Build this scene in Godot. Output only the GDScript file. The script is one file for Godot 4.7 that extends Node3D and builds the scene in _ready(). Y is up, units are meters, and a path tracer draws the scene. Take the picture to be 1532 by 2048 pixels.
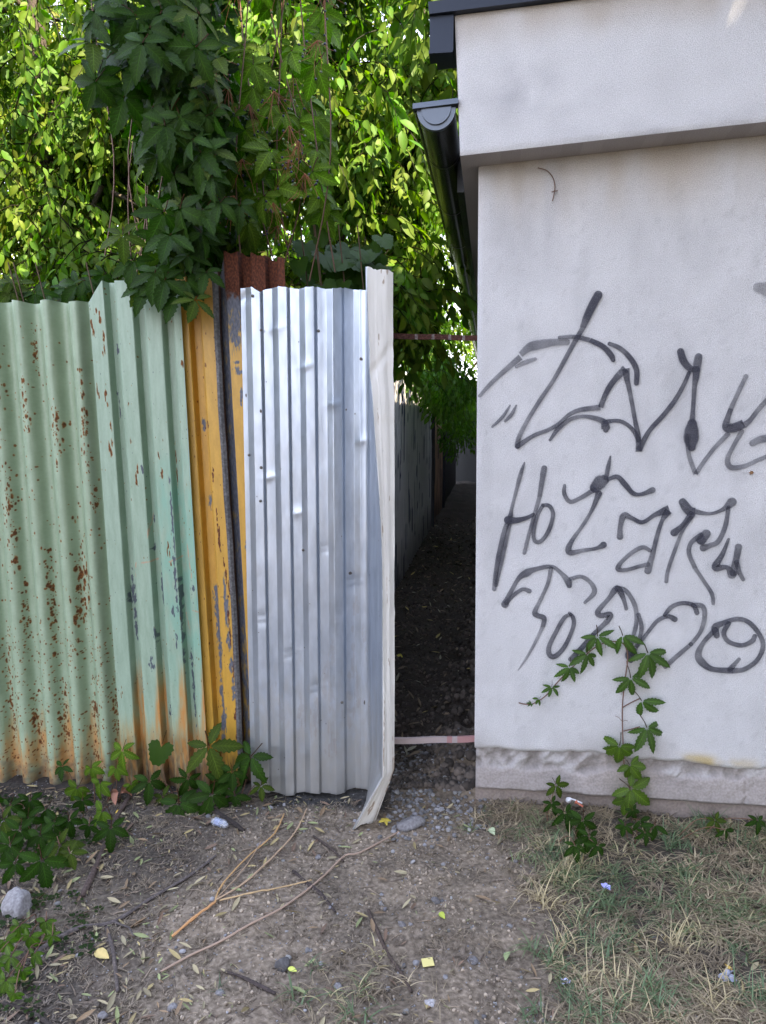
extends Node3D
# A sheet-metal fence, a narrow alley and the corner of a rendered building. Units are metres, y is up, the camera stands at x = 0, z = 0.

var rng := RandomNumberGenerator.new()
var n1 := FastNoiseLite.new()
var n2 := FastNoiseLite.new()
var n3 := FastNoiseLite.new()
var corner := Vector3(0.368, 0.000, -2.943)
var taken := {}
var M := {}
var creeper_meshes: Array = []
var lobed_meshes: Array = []


class MB:
	var v := PackedVector3Array()
	var uv := PackedVector2Array()
	var col := PackedColorArray()
	var idx := PackedInt32Array()

	func add(p: Vector3, t := Vector2.ZERO, c := Color.WHITE) -> int:
		v.append(p)
		uv.append(t)
		col.append(c)
		return v.size() - 1

	func tri(a: int, b: int, c: int) -> void:
		idx.append(a)
		idx.append(c)
		idx.append(b)

	func quad(a: int, b: int, c: int, d: int) -> void:
		tri(a, b, c)
		tri(a, c, d)

	func face(a: Vector3, b: Vector3, c: Vector3, d: Vector3, k := Color.WHITE) -> void:
		quad(add(a, Vector2(0, 1), k), add(b, Vector2(1, 1), k), add(c, Vector2(1, 0), k), add(d, Vector2(0, 0), k))

	func hexa(p: Array, k := Color.WHITE) -> void:   # p: bottom four then top four, counter-clockwise seen from above
		face(p[0], p[1], p[5], p[4], k)
		face(p[1], p[2], p[6], p[5], k)
		face(p[2], p[3], p[7], p[6], k)
		face(p[3], p[0], p[4], p[7], k)
		face(p[4], p[5], p[6], p[7], k)
		face(p[3], p[2], p[1], p[0], k)

	func box(lo: Vector3, hi: Vector3, k := Color.WHITE) -> void:
		hexa([Vector3(lo.x, lo.y, hi.z), Vector3(hi.x, lo.y, hi.z), Vector3(hi.x, lo.y, lo.z), Vector3(lo.x, lo.y, lo.z), Vector3(lo.x, hi.y, hi.z), Vector3(hi.x, hi.y, hi.z), Vector3(hi.x, hi.y, lo.z), Vector3(lo.x, hi.y, lo.z)], k)

	func tube(pts: Array, radii: Array, sides := 6, k := Color.WHITE) -> void:
		var first := v.size()
		var n := pts.size()
		var along := 0.0
		for i in n:
			var d: Vector3 = (pts[mini(i + 1, n - 1)] - pts[maxi(i - 1, 0)]).normalized()
			var s := d.cross(Vector3.UP if absf(d.y) < 0.9 else Vector3.RIGHT).normalized()
			var t := d.cross(s)
			var r: float = radii[mini(i, radii.size() - 1)]
			if i > 0:
				along += (pts[i] - pts[i - 1]).length()
			for j in sides + 1:
				var a := TAU * j / sides
				add(pts[i] + (s * cos(a) + t * sin(a)) * r, Vector2(float(j) / sides, along * 4.0), k)
		for i in n - 1:
			for j in sides:
				var a := first + i * (sides + 1) + j
				quad(a, a + sides + 1, a + sides + 2, a + 1)
		var e0 := add(pts[0], Vector2.ZERO, k)
		var e1 := add(pts[n - 1], Vector2.ZERO, k)
		for j in sides:
			tri(e0, first + j, first + j + 1)
			tri(e1, first + (n - 1) * (sides + 1) + j + 1, first + (n - 1) * (sides + 1) + j)

	func mesh() -> ArrayMesh:
		var nor := PackedVector3Array()
		nor.resize(v.size())
		for i in range(0, idx.size(), 3):
			var a := idx[i]
			var b := idx[i + 1]
			var c := idx[i + 2]
			var q := (v[c] - v[a]).cross(v[b] - v[a])
			nor[a] += q
			nor[b] += q
			nor[c] += q
		for i in nor.size():
			nor[i] = nor[i].normalized() if nor[i].length_squared() > 1e-20 else Vector3.UP
		var arr := []
		arr.resize(Mesh.ARRAY_MAX)
		arr[Mesh.ARRAY_VERTEX] = v
		arr[Mesh.ARRAY_NORMAL] = nor
		arr[Mesh.ARRAY_TEX_UV] = uv
		arr[Mesh.ARRAY_COLOR] = col
		arr[Mesh.ARRAY_INDEX] = idx
		var m := ArrayMesh.new()
		m.add_surface_from_arrays(Mesh.PRIMITIVE_TRIANGLES, arr)
		return m


# ---------- naming and tagging ----------
func numbered(called: String) -> String:
	var n: int = taken.get(called, -1) + 1
	taken[called] = n
	return called if n == 0 else "%s_%03d" % [called, n]


func tag(o: Node, label := "", category := "", group := "", kind := "") -> Node:
	for k in [["label", label], ["category", category], ["group", group], ["kind", kind]]:
		if k[1] != "":
			o.set_meta(k[0], k[1])
	return o


func thing(called: String, label: String, category: String, at := Vector3.ZERO, turn := 0.0, group := "") -> Node3D:
	var o := Node3D.new()
	o.name = numbered(called)
	o.position = at
	o.rotation.y = turn
	tag(o, label, category, group)
	add_child(o)
	return o


func part(called: String, m: Mesh, mat: Material, parent: Node, label := "", kind := "") -> MeshInstance3D:
	var o := MeshInstance3D.new()
	o.mesh = m
	o.material_override = mat
	if parent == self:
		o.name = numbered(called)
	else:
		var c: Dictionary = parent.get_meta("names", {})
		var n: int = c.get(called, -1) + 1
		c[called] = n
		parent.set_meta("names", c)
		o.name = called if n == 0 else "%s_%03d" % [called, n]
	tag(o, label, "", "", kind)
	parent.add_child(o, true)
	return o


func scatter(called: String, m: Mesh, mat: Material, places: Array, tints: Array, parent: Node, label := "") -> MultiMeshInstance3D:
	var mm := MultiMesh.new()
	mm.transform_format = MultiMesh.TRANSFORM_3D
	mm.use_colors = true
	mm.mesh = m
	mm.instance_count = places.size()
	for i in places.size():
		mm.set_instance_transform(i, places[i])
		mm.set_instance_color(i, tints[i])
	var o := MultiMeshInstance3D.new()
	o.multimesh = mm
	o.material_override = mat
	if parent == self:
		o.name = numbered(called)
	else:
		var c: Dictionary = parent.get_meta("names", {})
		var n: int = c.get(called, -1) + 1
		c[called] = n
		parent.set_meta("names", c)
		o.name = called if n == 0 else "%s_%03d" % [called, n]
	tag(o, label, "", "", "stuff")
	parent.add_child(o, true)
	return o


# ---------- small numeric helpers ----------
func rf(a: float, b: float) -> float:
	return rng.randf_range(a, b)


func rv() -> Vector3:
	return Vector3(rf(-1, 1), rf(-1, 1), rf(-1, 1))


func sm(a: float, b: float, x: float) -> float:
	return smoothstep(a, b, x)


func spline(pts: Array, per := 6) -> Array:   # Catmull-Rom through Vector3 points
	var out := []
	var n := pts.size()
	for i in n - 1:
		var p0: Vector3 = pts[maxi(i - 1, 0)]
		var p1: Vector3 = pts[i]
		var p2: Vector3 = pts[i + 1]
		var p3: Vector3 = pts[mini(i + 2, n - 1)]
		for k in per:
			out.append(p1.cubic_interpolate(p2, p0, p3, float(k) / per))
	out.append(pts[n - 1])
	return out


func loc(x: float, y: float, z: float) -> Vector3:   # a point in the building's axes (x along its front, z towards the street)
	return corner + Vector3(cos(0.13963), 0, sin(0.13963)) * x + Vector3(0, y, 0) + Vector3(-sin(0.13963), 0, cos(0.13963)) * z


func ground_h(x: float, z: float) -> float:
	var dx := x - corner.x
	var dz := z - corner.z
	var lx := dx * 0.99027 + dz * 0.13917
	var lz := -dx * 0.13917 + dz * 0.99027
	var h := n1.get_noise_2d(x * 60.0, z * 60.0) * 0.024 + n2.get_noise_2d(x * 330.0, z * 330.0) * 0.009 + n3.get_noise_2d(x * 900.0, z * 900.0) * 0.004
	h += 0.03 * sm(-0.7, -1.6, x) * sm(-2.2, -2.9, z)
	if lz < 0.1 and lx < 0.1 and lx > -0.9:                      # dirt heaped against the building inside the alley
		h += 0.13 * sm(-0.32, 0.0, lx) * sm(0.02, -0.35, lz) * (0.7 + 0.6 * n1.get_noise_2d(x * 400.0, z * 400.0))
	if lz < -0.1:
		h += n2.get_noise_2d(x * 120.0, z * 120.0) * 0.025
	return h


func on_ground(p: Vector3, up := 0.0) -> Vector3:
	return Vector3(p.x, ground_h(p.x, p.z) + up, p.z)


# ---------- textures and materials ----------
func noise_tex(freq: float, size := 512, normal := 0.0, a := Color.BLACK, b := Color.WHITE, sd := 1, oct := 4) -> NoiseTexture2D:
	var t := NoiseTexture2D.new()
	var f := FastNoiseLite.new()
	f.seed = sd
	f.noise_type = FastNoiseLite.TYPE_SIMPLEX_SMOOTH
	f.frequency = freq
	f.fractal_octaves = oct
	t.noise = f
	t.width = size
	t.height = size
	t.seamless = true
	if normal > 0.0:
		t.as_normal_map = true
		t.bump_strength = normal
	else:
		var g := Gradient.new()
		g.set_color(0, a)
		g.set_color(1, b)
		t.color_ramp = g
	return t


func mat(called: String, color := Color.WHITE, rough := 0.8, vertex := true, metal := 0.0) -> StandardMaterial3D:
	var m := StandardMaterial3D.new()
	m.resource_name = called
	m.albedo_color = color.linear_to_srgb()
	m.roughness = rough
	m.metallic = metal
	m.vertex_color_use_as_albedo = vertex
	m.cull_mode = BaseMaterial3D.CULL_DISABLED
	M[called] = m
	return m


func tri_tex(m: StandardMaterial3D, albedo: Texture2D, normal: Texture2D, scale: float, strength := 1.0) -> void:
	m.uv1_triplanar = true
	m.uv1_world_triplanar = true
	m.uv1_scale = Vector3.ONE * scale
	if albedo:
		m.albedo_texture = albedo
	if normal:
		m.normal_enabled = true
		m.normal_texture = normal
		m.normal_scale = strength


func make_materials() -> void:
	var grain := noise_tex(0.11, 512, 6.0, Color.BLACK, Color.WHITE, 3, 4)
	var speck := noise_tex(0.12, 512, 0.0, Color(0.74, 0.74, 0.74), Color(1, 1, 1), 4, 5)
	var coarse := noise_tex(0.03, 512, 5.0, Color.BLACK, Color.WHITE, 5, 5)
	var m := mat("stucco", Color.WHITE, 0.92)
	tri_tex(m, speck, grain, 3.6, 0.55)
	m = mat("concrete", Color.WHITE, 0.95)
	tri_tex(m, noise_tex(0.03, 512, 0.0, Color(0.8, 0.8, 0.8), Color(1, 1, 1), 6, 6), coarse, 5.0, 0.5)
	m = mat("soil", Color.WHITE, 0.97)
	tri_tex(m, noise_tex(0.03, 1024, 0.0, Color(0.5, 0.48, 0.45), Color(1.0, 1.0, 1.0), 7, 8), noise_tex(0.03, 1024, 9.0, Color.BLACK, Color.WHITE, 7, 7), 1.3, 0.8)
	m = mat("stone", Color.WHITE, 0.9)
	tri_tex(m, noise_tex(0.05, 256, 0.0, Color(0.62, 0.6, 0.6), Color(1, 1, 1), 8, 5), coarse, 7.0, 0.9)
	mat("pebble", Color.WHITE, 0.9)
	m = mat("bark", Color.WHITE, 0.95)
	tri_tex(m, noise_tex(0.05, 256, 0.0, Color(0.5, 0.5, 0.5), Color(1, 1, 1), 9, 5), coarse, 6.0, 1.4)
	mat("twig", Color.WHITE, 0.8)
	m = mat("gutter_metal", Color(0.026, 0.028, 0.030), 0.25, false, 0.25)
	m = mat("coping_metal", Color(0.013, 0.02, 0.036), 0.5, false, 0.3)
	mat("berry", Color.WHITE, 0.35)
	mat("plastic", Color.WHITE, 0.35)
	mat("paper", Color.WHITE, 0.8)
	m = mat("clear_plastic", Color(0.85, 0.9, 1.0), 0.1, false)
	m.albedo_color.a = 0.25
	m.transparency = BaseMaterial3D.TRANSPARENCY_ALPHA
	# leaves let light through
	m = mat("creeper", Color.WHITE, 0.42)
	m.metallic_specular = 0.26
	m.backlight_enabled = true
	m.backlight = Color(0.62, 0.9, 0.12)
	m = mat("creeper_young", Color.WHITE, 0.45)
	m.backlight_enabled = true
	m.backlight = Color(0.7, 1.0, 0.15)
	var veins := vein_tex()
	for q in ["creeper", "creeper_young"]:
		M[q].albedo_texture = veins
		M[q].heightmap_enabled = true
		M[q].heightmap_texture = veins
		M[q].heightmap_scale = 0.35
	m = mat("tree_leaf", Color.WHITE, 0.5)
	m.metallic_specular = 0.3
	m.backlight_enabled = true
	m.backlight = Color(0.85, 1.0, 0.14)
	m = mat("grass_blade", Color.WHITE, 0.6)
	m.backlight_enabled = true
	m.backlight = Color(0.5, 0.5, 0.3)
	mat("dry_leaf", Color.WHITE, 0.75)
	m = mat("spray_paint", Color.WHITE, 0.75)
	m.transparency = BaseMaterial3D.TRANSPARENCY_ALPHA
	tri_tex(m, null, grain, 8.0, 0.28)
	# the sprayed paint lies thinner in the pits of the render
	var im := Image.create(512, 512, false, Image.FORMAT_RGBA8)
	var f := FastNoiseLite.new()
	f.seed = 31
	f.frequency = 0.09
	f.fractal_octaves = 3
	for y in 512:
		for x in 512:
			var a := clampf(0.95 + f.get_noise_2d(x, y) * 0.85, 0.40, 1.0)
			im.set_pixel(x, y, Color(1, 1, 1, a))
	m.albedo_texture = ImageTexture.create_from_image(im)


func vein_tex() -> ImageTexture:   # one leaflet: midrib, slanting side veins, mottling between
	var im := Image.create(96, 192, false, Image.FORMAT_RGB8)
	for y in 192:
		for x in 96:
			var u := absf(x / 95.0 - 0.5) * 2.0
			var t := y / 191.0
			var q := fposmod(t * 9.0 - u * 1.9, 1.0)
			var vein := maxf(smoothstep(0.16, 0.0, absf(q - 0.5)) * (1.0 - 0.55 * u), smoothstep(0.09, 0.02, u))
			var g := 0.74 + 0.26 * vein + n2.get_noise_2d(x * 9.0, y * 9.0) * 0.10
			im.set_pixel(x, y, Color(g, g * (0.98 + 0.02 * vein), g * 0.96))
	return ImageTexture.create_from_image(im)


# ---------- leaves ----------
func leaflet(b: MB, at: Vector3, dir: Vector3, nrm: Vector3, len: float, wid: float, col: Color, droop := 0.25, fold := 0.25, teeth := 0.1, segs := 7, shape := 0.9) -> void:
	var side := dir.cross(nrm).normalized()
	nrm = side.cross(dir).normalized()
	var mids := []
	var ls := []
	var rs := []
	for i in segs + 1:
		var t := float(i) / segs
		var w := wid * 0.5 * pow(sin(PI * pow(t, shape) * 0.985 + 0.02), 0.85)
		if i % 2 == 1:
			w *= 1.0 + teeth
		elif i > 0:
			w *= 1.0 - teeth * 0.5
		var p := at + dir * (len * t * (1.0 - 0.15 * droop * t)) - nrm * (len * droop * t * t)
		var rise := nrm * (w * fold)
		var c2 := col * (0.9 + 0.1 * (i % 2))
		c2.a = 1.0
		mids.append(b.add(p, Vector2(0.5, t), Color(col.r * 1.3, col.g * 1.22, col.b * 1.25)))
		ls.append(b.add(p - side * w + rise, Vector2(0, t), c2))
		rs.append(b.add(p + side * w + rise, Vector2(1, t), c2))
	for i in segs:
		b.quad(ls[i], ls[i + 1], mids[i + 1], mids[i])
		b.quad(mids[i], mids[i + 1], rs[i + 1], rs[i])


func creeper_leaf_mesh(col: Color, n := 5, spread := 1.0, droop := 0.3, slim := 1.0) -> ArrayMesh:   # palmate leaf, the middle leaflet points down the -y axis, upper face to +z, largest leaflet 1 m long
	var b := MB.new()
	var angs := [0.0, 1.05, -1.05, 2.1, -2.1] if n == 5 else [0.0, 1.15, -1.15]
	var lens := [1.0, 0.92, 0.92, 0.68, 0.68]
	for i in n:
		var a: float = angs[i] * spread + rf(-0.12, 0.12)
		var l: float = lens[i] * rf(0.88, 1.06)
		var tilt := rf(-0.25, 0.1)
		var dir := Vector3(sin(a), -cos(a), tilt).normalized()
		var nrm := Vector3(rf(-0.3, 0.3), rf(-0.1, 0.3), 1).normalized()
		var k := col * rf(0.85, 1.15)
		k.a = 1.0
		leaflet(b, dir * 0.06, dir, nrm, l, l * rf(0.40, 0.48) * slim, k, droop * rf(0.5, 1.4), rf(0.1, 0.5), 0.2, 13, 0.86)
	b.tube([Vector3(0, 0.45, -0.25), Vector3(0.02, 0.2, -0.08), Vector3.ZERO], [0.017, 0.015, 0.02], 4, Color(0.16, 0.07, 0.035))
	return b.mesh()


func lobed_leaf_mesh(col: Color) -> ArrayMesh:   # broad three-pointed leaf about 1 m long
	var b := MB.new()
	var c := b.add(Vector3(0, 0, 0), Vector2.ZERO, Color(col.r * 1.3, col.g * 1.2, col.b * 1.2))
	var ring := []
	for i in 33:
		var a := TAU * i / 32.0
		var r := 0.52 + 0.09 * cos(a * 3.0 + PI) * -1.0 + 0.1 * cos(a) + 0.035 * (1 if i % 2 else -1)
		if absf(a - PI) < 0.25:
			r *= 0.45
		var p := Vector3(sin(a) * r, -cos(a) * r - 0.1, 0.0)
		p.z = -0.16 * p.length_squared() + 0.1 * absf(p.x) + rf(-0.02, 0.02)
		ring.append(b.add(p, Vector2.ZERO, col))
	for i in 32:
		b.tri(c, ring[i + 1], ring[i])
	b.tube([Vector3(0, 0.7, -0.3), Vector3(0, 0.35, -0.1), Vector3(0, 0.15, 0)], [0.016, 0.014], 4, Color(0.14, 0.1, 0.04))
	return b.mesh()


func spray_mesh(n: int, leaf_len: float, twig_len: float) -> ArrayMesh:   # a drooping twig along +x with hanging pointed leaves
	var b := MB.new()
	var pts := []
	for i in 6:
		var t := i / 5.0
		pts.append(Vector3(twig_len * t * (1.0 - 0.2 * t), -twig_len * 0.55 * t * t, rf(-0.01, 0.01)))
	b.tube(pts, [0.004, 0.0035, 0.003, 0.002, 0.0015, 0.001], 3, Color(0.13, 0.075, 0.04))
	for i in n:
		var t := (i + 0.6) / n
		var p: Vector3 = Vector3(twig_len * t * (1.0 - 0.2 * t), -twig_len * 0.55 * t * t, 0)
		var sgn := 1.0 if i % 2 else -1.0
		var dir := Vector3(rf(0.1, 0.7), rf(-1.1, -0.45), sgn * rf(0.15, 0.9)).normalized()
		var nrm := Vector3(rf(-0.2, 0.9), rf(0.2, 0.8), rf(-0.7, 0.7)).normalized()
		var l := leaf_len * rf(0.7, 1.15)
		var k := rf(0.7, 1.25)
		leaflet(b, p + dir * 0.012, dir, nrm, l, l * rf(0.4, 0.52), Color(0.92 * k * rf(0.8, 1.25), 0.95 * k, 0.9 * k), rf(0.05, 0.4), rf(0.1, 0.4), 0.05, 5, 0.82)
	return b.mesh()


# ---------- trees ----------
func tree(label: String, base: Vector3, height: float, blobs: Array, sprays: int, tone: Color, spread_tone: float, sprays_meshes: Array, lean := Vector3.ZERO, girth := 0.11) -> Node3D:
	var t := thing("tree", label, "tree", base, 0.0, "trees behind the sheet metal fence")
	var b := MB.new()
	var pts := []
	var rad := []
	for i in 12:
		var k := i / 11.0
		pts.append(Vector3(lean.x * k + 0.06 * sin(k * 7.0 + base.x), height * k, lean.z * k + 0.06 * cos(k * 5.0 + base.x)))
		rad.append(girth * (1.0 - 0.8 * k) + 0.04 * exp(-k * 20.0))
	b.tube(pts, rad, 9, Color(0.11, 0.085, 0.065))
	part("trunk", b.mesh(), M.bark, t)
	var centres := []
	for blob in blobs:
		var c: Vector3 = blob[0] - base
		var r: Vector3 = blob[1]
		var count: int = maxi(5, int(r.x * r.y * r.z * 9.0))
		var limb := MB.new()
		var k0 := clampf((c.y - r.y * 0.9) / height, 0.2, 0.9)
		var s: Vector3 = pts[int(k0 * 11.0)]
		limb.tube(spline([s, s.lerp(c, 0.5) + Vector3(0, 0.15, 0) + rv() * 0.12, c], 4), [girth * 0.45, girth * 0.3, girth * 0.15], 6, Color(0.1, 0.075, 0.055))
		for i in count:
			var d := rv()
			while d.length() > 1.0 or d.length() < 0.3:
				d = rv()
			var q := c + d * r
			centres.append([q, minf(minf(r.x, r.y), r.z)])
			if i % 2 == 0:
				limb.tube(spline([c.lerp(q, 0.12), c.lerp(q, 0.6) + Vector3(0, 0.1, 0) + rv() * 0.08, q], 3), [0.018, 0.012, 0.006, 0.004], 4, Color(0.1, 0.075, 0.05))
		part("limb", limb.mesh(), M.bark, t)
	var per := {}
	for i in sprays:
		var c: Array = centres[rng.randi() % centres.size()]
		var p: Vector3 = c[0] + Vector3(rng.randfn(0, 0.2), rng.randfn(-0.05, 0.2), rng.randfn(0, 0.2)) * clampf(c[1] * 1.1, 0.6, 1.5)
		var wd := p + base - corner
		if p.y + base.y < 1.2 or (wd.x * 0.99027 + wd.z * 0.13917 > -0.34 and wd.y < 3.3 and wd.z < 0.3 and wd.z > -13.5 and wd.x > -0.5):
			continue
		var bs := Basis(Vector3.UP, rf(0, TAU)) * Basis(Vector3(0, 0, 1), rf(-0.9, 0.25)) * Basis(Vector3(1, 0, 0), rf(-0.5, 0.5))
		var sc := rf(0.75, 1.25)
		var w := rng.randi() % sprays_meshes.size()
		if not per.has(w):
			per[w] = [[], []]
		per[w][0].append(Transform3D(bs.scaled(Vector3.ONE * sc), p))
		var m := rf(1.0 - spread_tone, 1.0 + spread_tone)
		per[w][1].append(Color(tone.r * m * rf(0.8, 1.3), tone.g * m, tone.b * m * rf(0.8, 1.2)))
	for w in per:
		scatter("crown", sprays_meshes[w], M.tree_leaf, per[w][0], per[w][1], t)
	return t


# ---------- sheet metal ----------
func stamp(buf: PackedFloat32Array, w: int, h: int, cx: float, cy: float, rx: float, ry: float, power := 1.0, jag := 0.7) -> void:
	for y in range(maxi(0, int(cy - ry * 1.5)), mini(h, int(cy + ry * 1.5) + 1)):
		for x in range(maxi(0, int(cx - rx * 1.5)), mini(w, int(cx + rx * 1.5) + 1)):
			var d := sqrt(pow((x - cx) / rx, 2.0) + pow((y - cy) / ry, 2.0))
			var k := clampf((1.0 - d + n3.get_noise_2d(x * 3.0, y * 2.0) * jag) * 2.2, 0.0, 1.0) * power
			if k > buf[y * w + x]:
				buf[y * w + x] = k


func sheet_maps(w: int, h: int, paint: Callable) -> Array:   # paint(x, y) gives [colour (sRGB), roughness, metallic]
	var a := Image.create(w, h, false, Image.FORMAT_RGB8)
	var o := Image.create(w, h, false, Image.FORMAT_RGB8)
	for y in h:
		for x in w:
			var r: Array = paint.call(x, y)
			a.set_pixel(x, y, r[0])
			o.set_pixel(x, y, Color(1.0, r[1], r[2]))
	return [ImageTexture.create_from_image(a), ImageTexture.create_from_image(o)]


func sheet_mat(called: String, maps: Array) -> StandardMaterial3D:
	var m := mat(called, Color.WHITE, 1.0, false, 1.0)
	m.albedo_texture = maps[0]
	m.roughness_texture = maps[1]
	m.roughness_texture_channel = BaseMaterial3D.TEXTURE_CHANNEL_GREEN
	m.metallic_texture = maps[1]
	m.metallic_texture_channel = BaseMaterial3D.TEXTURE_CHANNEL_BLUE
	m.texture_repeat = false
	return m


func rib_profile(x0: float, x1: float, pitch: float, flat: float, valley: float, depth: float, phase: float, rise := -1.0) -> Array:   # [x, z] of a trapezoid sheet; slopes share what the flats leave
	var slope := (pitch - flat - valley) * 0.5
	if rise > 0.0:
		slope = pitch - flat - valley - rise
	var out := []
	var x := x0 - phase
	while x < x1 + pitch:
		for q in [[0.0, 0.0], [0.003, -0.0004], [flat * 0.5, 0.0008], [flat - 0.003, -0.0004], [flat, -0.0002], [flat + 0.002, -0.003], [flat + slope - 0.002, -depth + 0.003], [flat + slope, -depth], [flat + slope + 0.003, -depth - 0.0004], [flat + slope + valley * 0.5, -depth], [flat + slope + valley, -depth], [flat + slope + valley + 0.002, -depth + 0.003], [pitch - 0.002, -0.003]]:
			var px: float = x + q[0]
			if px >= x0 and px <= x1:
				out.append(Vector2(px, q[1]))
		x += pitch
	return out


func sheet(path: Array, rows: int, bottom: Callable, top: Callable, shift: Callable, thick := 0.0012) -> ArrayMesh:   # path: [x, z, u, nx, nz] down the sheet's width; bottom/top(u) heights; shift(u, y) -> Vector3
	var b := MB.new()
	var n := path.size()
	for layer in 2:
		for j in rows + 1:
			for i in n:
				var q: Array = path[i]
				var lo: float = bottom.call(q[2])
				var hi: float = top.call(q[2])
				var y := lerpf(lo, hi, float(j) / rows)
				var s: Vector3 = shift.call(q[2], y)
				var out := Vector3(q[3], 0, q[4])
				b.add(Vector3(q[0], y, q[1]) + Vector3(s.x, s.y, 0) + out * (s.z - thick * layer), Vector2(q[2], 1.0 - y / 2.3))
	var half := n * (rows + 1)
	for j in rows:
		for i in n - 1:
			var a := j * n + i
			b.quad(a, a + 1, a + n + 1, a + n)
			b.quad(half + a, half + a + n, half + a + n + 1, half + a + 1)
	for i in n - 1:                                           # rims
		b.quad(half + i, half + i + 1, i + 1, i)
		var a := rows * n + i
		b.quad(a, a + 1, half + a + 1, half + a)
	for j in rows:
		b.quad(half + j * n, j * n, (j + 1) * n, half + (j + 1) * n)
		var a := j * n + n - 1
		b.quad(a, half + a, half + a + n, a + n)
	return b.mesh()


func straight(profile: Array, z: float, x0: float, x1: float, yaw := 0.0) -> Array:
	var out := []
	for p in profile:
		out.append([p.x, z + p.y - (p.x - x0) * yaw, (p.x - x0) / (x1 - x0), 0.0, 1.0])
	return out


func rust_of(k: float, x: int, y: int) -> Color:
	var t := n3.get_noise_2d(x * 6.0, y * 6.0) * 0.5 + 0.5
	return Color(0.20, 0.11, 0.06).lerp(Color(0.60, 0.36, 0.14), clampf(t + (1.0 - k) * 0.6, 0.0, 1.0))


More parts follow.
